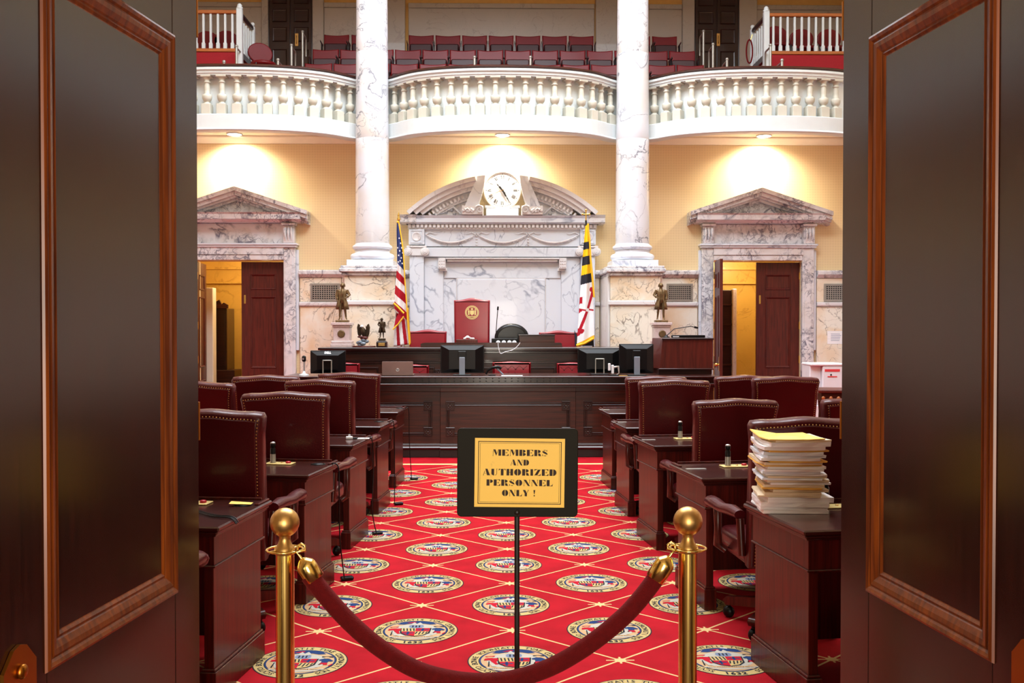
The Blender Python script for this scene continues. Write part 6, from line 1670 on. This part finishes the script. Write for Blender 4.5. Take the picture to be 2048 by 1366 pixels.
# ================================================================ STATUES
def figure(name, label, cx, Y, z0, h, mirror, m, ped=None, cane=False):
    """bronze standing man in knee breeches and long coat, height h, on its own plinth"""
    t3 = thing(name, label, 'statuette', (cx, Y, z0)); k = h / 1.78; s = -1 if mirror else 1
    J = {'pel': (0, 0, .95), 'che': (.01 * s, -.01, 1.30), 'nec': (.015 * s, -.02, 1.50), 'hea': (.02 * s, -.03, 1.62), 'top': (.02 * s, -.02, 1.74),
         'shl': (-.20, -.01, 1.43), 'ell': (-.27, -.02, 1.16), 'hal': (-.22, -.10, .93), 'shr': (.20, -.01, 1.43), 'elr': (.33, .02, 1.20), 'har': (.20, -.14, 1.08),
         'hil': (-.09, 0, .90), 'knl': (-.11, -.04, .50), 'anl': (-.13, 0, .10), 'tol': (-.15, -.14, .05), 'hir': (.09, 0, .90), 'knr': (.13, -.02, .50), 'anr': (.17, .02, .10), 'tor': (.22, -.10, .05)}
    if mirror: J = {a: ((-p_[0]), p_[1], p_[2]) if a[-1] in 'lr' and len(a) == 3 and a not in ('pel',) else p_ for a, p_ in J.items()}
    Ed = [('pel', 'che'), ('che', 'nec'), ('nec', 'hea'), ('hea', 'top'), ('che', 'shl'), ('shl', 'ell'), ('ell', 'hal'), ('che', 'shr'), ('shr', 'elr'), ('elr', 'har'),
          ('pel', 'hil'), ('hil', 'knl'), ('knl', 'anl'), ('anl', 'tol'), ('pel', 'hir'), ('hir', 'knr'), ('knr', 'anr'), ('anr', 'tor')]
    rad = {'pel': (.15, .12), 'che': (.17, .13), 'nec': (.065, .065), 'hea': (.095, .10), 'top': (.07, .07), 'shl': (.08, .08), 'ell': (.058, .058), 'hal': (.04, .035), 'shr': (.08, .08), 'elr': (.058, .058), 'har': (.04, .035),
           'hil': (.10, .10), 'knl': (.062, .065), 'anl': (.042, .042), 'tol': (.04, .03), 'hir': (.10, .10), 'knr': (.062, .065), 'anr': (.042, .042), 'tor': (.04, .03)}
    ks = list(J); me = bpy.data.meshes.new('figure'); me.from_pydata([tuple(c * k for c in J[a]) for a in ks], [(ks.index(a), ks.index(b)) for a, b in Ed], [])
    o = bpy.data.objects.new('figure', me); col.objects.link(o); o.parent = t3; me.materials.append(M[m])
    o.location = (0, 0, .03)
    md = o.modifiers.new('skin', 'SKIN'); md.use_smooth_shade = True
    for i, a in enumerate(ks):
        sv = me.skin_vertices[0].data[i]; sv.radius = (rad[a][0] * k, rad[a][1] * k); sv.use_root = (a == 'pel')
    sb = o.modifiers.new('sub', 'SUBSURF'); sb.levels = 1; sb.render_levels = 1
    # face: brow, nose, chin and tied hair
    hd = MB(); hx, hy, hz = J['hea']
    hd.sphere((hx * k, (hy - .03) * k, (hz + .04) * k), .095 * k, 14, scale=(.88, .98, 1.15)); hd.tube([(hx * k, (hy - .115) * k, (hz + .07) * k), (hx * k, (hy - .15) * k, (hz + .02) * k)], [.012 * k, .02 * k], 8)
    for e in (-1, 1):
        hd.sphere(((hx + e * .034) * k, (hy - .115) * k, (hz + .055) * k), .014 * k, 8); hd.sphere(((hx + e * .088) * k, (hy - .02) * k, (hz + .03) * k), .022 * k, 8, scale=(.5, 1, 1.4))
    hd.box((hx - .025) * k, (hx + .025) * k, (hy - .126) * k, (hy - .11) * k, (hz - .018) * k, (hz - .010) * k)
    hd.obj('head', m, t3).location = (0, 0, .03)
    hr = MB(); hr.sphere((hx * k, (hy + .015) * k, (hz + .075) * k), .105 * k, 14, scale=(.98, 1, 1.0)); hr.sphere((hx * k, (hy + .11) * k, (hz - .03) * k), .045 * k, 8, scale=(1, 1, 1.6))
    for e in (-1, 1): hr.tube([((hx + e * .09) * k, (hy) * k, (hz + .09) * k), ((hx + e * .10) * k, (hy + .02) * k, (hz - .02) * k)], .028 * k, 8)
    hr.obj('wig', m, t3).location = (0, 0, .03)
    # coat: open at the front, flaring to the knee
    ct = MB(); N_ = 22; lev = [(1.46, .19, .12), (1.38, .24, .155), (1.2, .205, .155), (1.02, .19, .16), (.90, .235, .19), (.72, .28, .22), (.52, .31, .25)]
    v = []; f = []
    for li, (z_, rx, ry) in enumerate(lev):
        for i in range(N_ + 1):
            a_ = -PI / 2 + .30 + (2 * PI - .6) * i / N_ if li < 4 else -PI / 2 + .42 + (2 * PI - .84) * i / N_
            wv = 1 + (.07 * math.sin(a_ * 7 + li) if li > 3 else .01)
            v.append((rx * wv * math.cos(a_) * k, ry * wv * math.sin(a_) * k, z_ * k))
    for li in range(len(lev) - 1):
        for i in range(N_): q_ = li * (N_ + 1) + i; f.append((q_, q_ + N_ + 1, q_ + N_ + 2, q_ + 1))
    ct.add(v, f, 0, True); co = ct.obj('coat', m, t3); co.location = (0, 0, .03); so = co.modifiers.new('solid', 'SOLIDIFY'); so.thickness = .012 * k * 2
    sh_ = MB()
    for a in ('shl', 'shr'):
        e = {'shl': 'ell', 'shr': 'elr'}[a]; hnd = {'shl': 'hal', 'shr': 'har'}[a]
        sh_.tube([Vector(J[a]) * k, Vector(J[e]) * k, (Vector(J[e]) * .35 + Vector(J[hnd]) * .65) * k], [.092 * k, .070 * k, .066 * k], 10)
    sh_.obj('sleeves', m, t3).location = (0, 0, .03)
    hn = MB()
    for hnd, e in (('hal', 'ell'), ('har', 'elr')):
        c_ = Vector(J[hnd]); d_ = (c_ - Vector(J[e])).normalized(); hn.sphere(c_ * k, .042 * k, 8)
        side_ = d_.cross(Vector((0, 1, 0))).normalized()
        for q_ in range(4): hn.tube([(c_ + side_ * (.018 * (q_ - 1.5))) * k, (c_ + side_ * (.018 * (q_ - 1.5)) + d_ * (.085 - .008 * abs(q_ - 1))) * k], .010 * k, 6)
        hn.tube([(c_ + side_ * .035) * k, (c_ + side_ * .05 + d_ * .04) * k], .011 * k, 6)
    hn.obj('hands', m, t3).location = (0, 0, .03)
    if cane:
        hx_ = J['har'] if not mirror else J['hal']
        MB().tube([(s * .33 * k, -.05 * k, 1.0 * k + .03), (s * .12 * k, .04 * k, .0 + .03)], .009 * k, 6).obj('cane', m, t3)
    MB().bbox(-.30 * k, .30 * k, -.24 * k, .24 * k, 0, .034, .005).obj('plinth', m, t3)
    return t3
def pedestal(label, cx, Y, px0, px1, py0, py1, z0):
    W_ = (px1 - px0) * Y / FPX / 2; H = Z(py0, Y) - z0
    t3 = thing('statue_pedestal', label, 'pedestal', (cx, Y, z0)); k = W_
    MB().bbox(-k, k, -k, k, 0, H * .14, .004).bbox(-k * .94, k * .94, -k * .94, k * .94, H * .14, H * .26, .008).obj('foot', 'pink_marble', t3)
    MB().bbox(-k * .76, k * .76, -k * .76, k * .76, H * .26, H * .80, .004).obj('die', 'pink_marble', t3)
    MB().bbox(-k * .84, k * .84, -k * .84, k * .84, H * .80, H * .89, .008).bbox(-k * .95, k * .95, -k * .95, k * .95, H * .89, H, .004).obj('cap', 'pink_marble', t3)
    m_ = MB(); m_.lathe([(k * .34, 0), (k * .36, .006), (k * .28, .010)], 20, mat=Matrix.Translation((0, -k * .76, H * .54)) @ Matrix.Rotation(R(90), 4, 'X')); m_.obj('round_badge', 'bronze', t3)
    return z0 + H
yst = 14.0
c1 = X(685, yst); zt_ = pedestal('pink marble pedestal under the left bronze statue', c1, yst, 664, 706, 645, 691, ZU + .001)
figure('bronze_statue', 'bronze statue of a man in a long coat, on the left pink pedestal', c1, yst, zt_, Z(566, yst) - zt_ - .03, False, 'bronze')
c2 = X(1322, yst); zt_ = pedestal('pink marble pedestal under the right bronze statue', c2, yst, 1302, 1343, 645, 691, ZU + .001)
figure('bronze_statue', 'bronze statue of a coated man with a cane, on the right pink pedestal', c2, yst, zt_, Z(566, yst) - zt_ - .03, True, 'bronze', cane=True)
c3 = X(764, yst); t3 = thing('statuette_base', 'small dark wooden base with brass plate under the little cloaked figure', 'base', (c3, yst, ZU + .001))
MB().bbox(-.075, .075, -.06, .06, 0, .075, .004).bbox(-.062, .062, -.05, .05, .075, .088, .003).obj('block', 'rostrum_dark', t3); MB().bbox(-.045, .045, -.063, -.060, .018, .058, .001).obj('brass_plate', 'satin_brass', t3)
figure('small_bronze_figure', 'little cloaked bronze figure on a dark wooden base left of the striped flag', c3, yst, ZU + .090, Z(636, yst) - ZU - .12, True, 'dark_bronze')
# eagle
c4 = X(727, yst); t3 = thing('eagle_sculpture', 'small eagle sculpture with raised wings on a rocky perch', 'sculpture', (c4, yst, ZU + .001))
MB().lathe([(.17, 0), (.175, .008), (.16, .018)], 24, sx=1, sy=.5).obj('oval_base', 'back_door', t3)
rk = MB(); rr = random.Random(3)
for k in range(9): rk.sphere((-.02 + rr.uniform(-.05, .06), rr.uniform(-.03, .03), .03 + k * .010), .036 - k * .001, 8, scale=(1.2, .9, .8))
rk.obj('rock', 'plastic_grey', t3)
rb_ = MB()
for k in range(4): rb_.sphere((rr.uniform(-.04, .04), -.02, .12 + k * .008), .034, 8, scale=(1.5, .8, .5))
rb_.obj('perch', 'back_door', t3)
bd = MB(); bd.tube([(.01, 0, .15), (.0, -.005, .20), (-.01, -.01, .25), (-.015, -.02, .275)], [.020, .040, .036, .018], 12)
bd.tube([(.02, .02, .18), (.04, .04, .12)], [.02, .03], 8, flat=.4); bd.obj('body', 'dark_bronze', t3)
for s in (-1, 1):
    wg = MB(); wg.pillow([(0, 0), (s * .03, .10), (s * .055, .115), (s * .07, .06), (s * .06, -.03), (s * .035, -.09), (s * .015, -.07)], -.006, .006, .004, 1, mat=Matrix.Translation((s * .022, 0, .215)))
    for q_ in range(4): wg.tube([(s * (.035 + .010 * q_), -.009, .30 - .01 * q_), (s * (.045 + .010 * q_), -.009, .15 + .012 * q_)], .005, 5)
    wg.obj('wing', 'dark_bronze', t3)
hd = MB(); hd.sphere((-.018, -.024, .292), .020, 10); hd.tube([(-.03, -.038, .292), (-.045, -.045, .282)], [.008, .002], 6); hd.obj('white_head', 'white_plastic', t3)

# ================================================================ FLAGS
def cloth(name, parent, rows, XL_, XR_, Yf, nC, colf, mats, th=.004):
    """rows: list of (zleft, zright); XL_/XR_(i) edge positions; colf(u, v) -> material"""
    n = len(rows); v = []; f = []; mi = []
    for i, (zl_, zr_) in enumerate(rows):
        xl_, xr_ = XL_(i / (n - 1)), XR_(i / (n - 1))
        for j in range(nC + 1):
            u = j / nC; v.append((xl_ + (xr_ - xl_) * u, Yf(u, i / (n - 1)), zl_ + (zr_ - zl_) * u))
    mb = MB()
    for i in range(n - 1):
        for j in range(nC): mb.add([], []); f.append((i * (nC + 1) + j, (i + 1) * (nC + 1) + j, (i + 1) * (nC + 1) + j + 1, i * (nC + 1) + j + 1)); mi.append(colf((j + .5) / nC, (i + .5) / (n - 1)))
    mb.add(v, f, 0, True); mb.mi = mi
    o = mb.obj(name, mats, parent); s_ = o.modifiers.new('solid', 'SOLIDIFY'); s_.thickness = th; s_.offset = 0
    return o
def interp(P_, t_):
    for (a, fa), (b, fb) in zip(P_, P_[1:]):
        if t_ <= b: return fa + (fb - fa) * (t_ - a) / (b - a)
    return P_[-1][1]
YFl = 14.6
fx = lambda px: X(px, YFl); fz = lambda py: Z(py, YFl)
# the striped flag
t = thing('national_flag', 'red, white and blue striped flag with gold fringe, left of the portal', 'flag', (fx(803), YFl, .60))
O = t.location
MB().tube([(fx(797.5) - O.x, 0.02, fz(440) - .6), (fx(804) - O.x, .02, .05)], .014, 10).obj('pole', 'oak', t)
MB().lathe([(.02, 0), (.03, .02), (.012, .05), (.02, .07), (.0, .13)], 12, (fx(797.5) - O.x, 0.02, fz(441) - .6)).obj('finial', 'brass', t)
MB().lathe([(.16, 0), (.16, .03), (.06, .06), (.02, .12)], 24, (0, 0.02, 0)).obj('foot', 'brass', t)
NR_ = 60
ys = [446 + (186) * i / NR_ for i in range(NR_ + 1)]
rows = [(fz(y - 2 - 10 * i / NR_) - .6, fz(y + 6 + 8 * i / NR_) - .6) for i, y in enumerate(ys)]
XLf = lambda s_: fx(interp([(0, 795), (.1, 794.5), (.45, 795), (.55, 794), (.8, 790), (1, 789)], s_)) - O.x
XRf = lambda s_: fx(interp([(0, 799), (.1, 802), (.3, 807), (.5, 810), (.8, 815), (1, 817)], s_)) - O.x
Yfn = lambda u, v: -.05 + .035 * math.sin(u * 9 + v * 2) * min(1, v * 3 + .2)
def us(u, v):
    if u > .93: return 3
    if v < .46: return 2
    return 1 if int((v - .46) / .088) % 2 == 0 else 0
cloth('upper_fold', t, rows, XLf, XRf, Yfn, 30, us, ['f_red', 'f_white', 'f_blue', 'f_fringe'])
stm = MB()
for (px, py) in ((803, 488), (805, 497), (801, 503), (799, 512), (804, 517), (802, 523), (806, 528), (800, 478), (803, 470), (807, 507), (797, 497), (798, 525)):
    x_, z_ = fx(px) - O.x, fz(py) - .6; pts_ = []
    for k in range(10):
        a_ = PI / 2 + k * PI / 5; r_ = .017 if k % 2 == 0 else .007; pts_.append((x_ + r_ * math.cos(a_) * .8, z_ + r_ * math.sin(a_)))
    stm.ext(pts_, -.105, -.100)
stm.obj('stars', 'f_white', t)
ys = [618 + (72) * i / 20 for i in range(21)]
rows = [(fz(y + 6 - 3 * i / 20) - .6, fz(y - 2) - .6) for i, y in enumerate(ys)]
def us2(u, v):
    if u > .90: return 3
    d = u + .0 - v * .18
    return (1, 0, 1, 0, 1, 0)[int(max(0, min(.999, d + .18)) * 5)]
cloth('lower_fold', t, rows, lambda s_: fx(interp([(0, 792), (.3, 789), (.6, 788), (1, 787)], s_)) - O.x, lambda s_: fx(interp([(0, 817), (1, 822)], s_)) - O.x,
      lambda u, v: .02 + .03 * math.sin(u * 11), 72, us2, ['f_red', 'f_white', 'f_blue', 'f_fringe'])
fr = MB()
def fr_line(P_, y_, w2=.012): fr.tube([(fx(a) - O.x, y_, fz(b) - .6) for a, b in P_], w2, 6)
fr_line([(789, 607), (797, 614), (809, 627)], -.12, .016); fr_line([(809, 633), (798, 648), (787, 659)], -.10, .012)
fr_line([(799, 446), (803, 470), (808, 500), (811, 560), (814, 600), (817, 650), (820, 689)], -.10, .010); fr_line([(795, 446), (799, 444)], -.06)
fr.obj('gold_fringe', 'f_fringe', t)
fb_ = MB(); fb_.ext([(fx(789) - O.x, fz(655) - .6), (fx(809) - O.x, fz(630) - .6), (fx(800) - O.x, fz(622) - .6), (fx(792) - O.x, fz(640) - .6)], -.09, -.085); fb_.obj('turned_fold', 'f_red', t)
# the state flag
t = thing('state_flag', 'yellow and black barred flag with red and white crosses, right of the portal', 'flag', (fx(1178), YFl, .60)); O = t.location
MB().tube([(fx(1172) - O.x, 0.03, fz(440) - .6), (fx(1192) - O.x, .03, .05)], .014, 10).obj('pole', 'dark_metal', t)
xf, zf_ = fx(1172) - O.x, fz(440) - .6
fn = MB(); fn.tube([(xf, .03, zf_), (xf, .03, zf_ + .15)], .010, 8); fn.tube([(xf - .05, .03, zf_ + .09), (xf + .05, .03, zf_ + .09)], .010, 8)
for a_, b_ in ((-.05, .09), (.05, .09), (0, .15)): fn.sphere((xf + a_, .03, zf_ + b_), .018, 8)
fn.obj('cross_finial', 'brass', t)
MB().lathe([(.16, 0), (.16, .03), (.06, .06), (.02, .12)], 24, (fx(1192) - O.x, 0.03, 0)).obj('foot', 'brass', t)
NR_ = 200; y0_, y1_ = 447, 690
rows = [(fz(y0_ + 6 + (y1_ - y0_) * i / NR_) - .6, fz(y0_ + (y1_ - y0_ - 12) * i / NR_) - .6) for i in range(NR_ + 1)]
XLf = lambda s_: fx(interp([(0, 1170), (.15, 1167), (.4, 1162), (.6, 1159), (.8, 1156), (1, 1153)], s_)) - O.x
XRf = lambda s_: fx(interp([(0, 1177), (.15, 1179), (.4, 1182), (.7, 1186), (1, 1188)], s_)) - O.x
def md(u, v):
    if v > .965: return 4
    y = y0_ + (y1_ - y0_) * v - (u - .5) * 6
    if y < 567: return 0 if (y < 482 or 497 <= y < 511 or 529 <= y < 548) else 1
    # the counterchanged cross, hanging askew
    cx_, cy_ = .58, 620 + 2
    X_ = (u - cx_) * 32; Y_ = (y - cy_)
    c_, s_ = math.cos(.42), math.sin(.42); a_ = X_ * c_ + Y_ * s_ * .9; b_ = -X_ * s_ + Y_ * c_
    arm = (abs(a_) < 3.2 and abs(b_) < 44) or (abs(b_) < 3.0 and abs(a_) < 22)
    ends = any((a_ - p_) ** 2 + (b_ - q_) ** 2 < 22 for p_, q_ in ((0, 46), (5, 41), (-5, 41), (0, -46), (5, -41), (-5, -41), (22, 0), (18, 5), (18, -5), (-22, 0), (-18, 5), (-18, -5)))
    if arm or ends: return 2 if (a_ * b_ < 0 or abs(b_) > abs(a_) * 1.2) and not (abs(b_) < 3 and a_ > -3 and a_ < 3) else 3
    if u < .22 and 592 < y < 622: return 2
    return 3
cloth('barred_cloth', t, rows, XLf, XRf, lambda u, v: -.05 + .03 * math.sin(u * 8 + v * 2) * min(1, v * 3 + .2), 84, md, ['f_yellow', 'f_black', 'f_red', 'f_white', 'f_fringe'])
fr = MB(); fr.tube([(fx(a) - O.x, -.085, fz(b) - .6) for a, b in ((1174, 448), (1178, 480), (1180, 520), (1184, 560), (1187, 595))], [.02, .026, .03, .032, .028], 8, flat=.5); fr.obj('gold_fringe', 'f_fringe', t)
fr = MB(); fr.tube([(fx(a) - O.x, -.07, fz(b) - .6) for a, b in ((1152, 691), (1168, 687), (1186, 677))], .016, 8); fr.obj('lower_fringe', 'f_fringe', t)
fr = MB(); fr.ext([(fx(1149) - O.x, fz(660) - .6), (fx(1156) - O.x, fz(676) - .6), (fx(1186) - O.x, fz(682) - .6), (fx(1186) - O.x, fz(692) - .6), (fx(1150) - O.x, fz(692) - .6)], .02, .03); fr.obj('rear_fold', 'f_black', t)

# ================================================================ RIGHT-HAND WALL THINGS
YBx = 14.3
x0, x1 = X(1622, YBx), X(1688, YBx); zt, zb = Z(727, YBx), Z(784, YBx)
t = thing('ballot_box', 'white box with red printed stripes standing before the right wainscot', 'box', ((x0 + x1) / 2, YBx, 0)); hw = (x1 - x0) / 2
MB().bbox(-hw * .9, hw * .9, 0.02, .40, 0, zb - .2, .01).obj('cabinet', 'white_plastic', t)
MB().bbox(-hw + .17, hw, -.01, .42, zb - .2, zt - .04, .012).bbox(-hw, -hw + .17, .05, .42, zb - .2, zt - .03, .012).obj('body', 'white_plastic', t)
MB().bbox(-hw - .005, hw + .005, -.02, .43, zt - .04, zt, .012).obj('lid', 'white_plastic', t)
r_ = MB(); r_.box(-hw + .20, hw - .06, -.014, -.010, zt - .12, zt - .085); r_.box(-hw + .24, hw - .10, -.014, -.010, zt - .20, zt - .185); r_.box(-hw + .22, hw - .08, -.014, -.010, zb - .02, zb + .01); r_.obj('red_stripes', 'red_print', t)
MB().lathe([(.012, 0), (.012, .010), (.006, .014)], 12, mat=Matrix.Translation((.05, -.010, zt - .165)) @ Matrix.Rotation(R(90), 4, 'X')).obj('lock', 'dark_metal', t)
pa = at(1655, 662, YW - .06); pb = at(1690, 688, YW - .06)
t = thing('wall_notice', 'white paper notice taped to the marble wainscot at the right edge', 'notice', ((pa.x + pb.x) / 2, YW - .052, pb.z)); W_ = (pb.x - pa.x) / 2; H = pa.z - pb.z
MB().box(-W_, W_, -.0015, 0, 0, H).obj('sheet', 'paper_white', t)
tx = MB(); rr = random.Random(5)
for k in range(5): tx.box(-W_ * .6, -W_ * .6 + rr.uniform(.6, 1.2) * W_, -.0022, -.0015, H * .25 + k * .026, H * .25 + k * .026 + .008)
tx.obj('faint_lines', 'w_grey', t)
# carved side table beyond the right chairs
YT = 12.4
x0 = X(1636, YT); zt = Z(777, YT)
t = thing('carved_side_table', 'brown carved-rim table at the right door edge, before the white box', 'table', (x0 + .5, YT, 0), R(-12))
MB().bbox(-.5, .6, -.28, .28, zt - .05, zt - .01, .01).obj('table_top', 'back_door', t)
MB().bbox(-.46, .56, -.25, .25, zt - .17, zt - .05, .006).obj('apron', 'rostrum', t)
for sx in (-.42, .52):
    for sy in (-.2, .2): MB().lathe([(.03, 0), (.02, .1), (.035, .3), (.025, .5), (.035, zt - .17)], 12, (sx, sy, 0)).obj('leg', 'rostrum', t)
m = MB()
for k in range(12): m.sphere((-.44 + k * .09, -.285, zt - .11), .022, 8, scale=(1, .6, 1))
m.obj('carved_rosettes', 'oak', t)
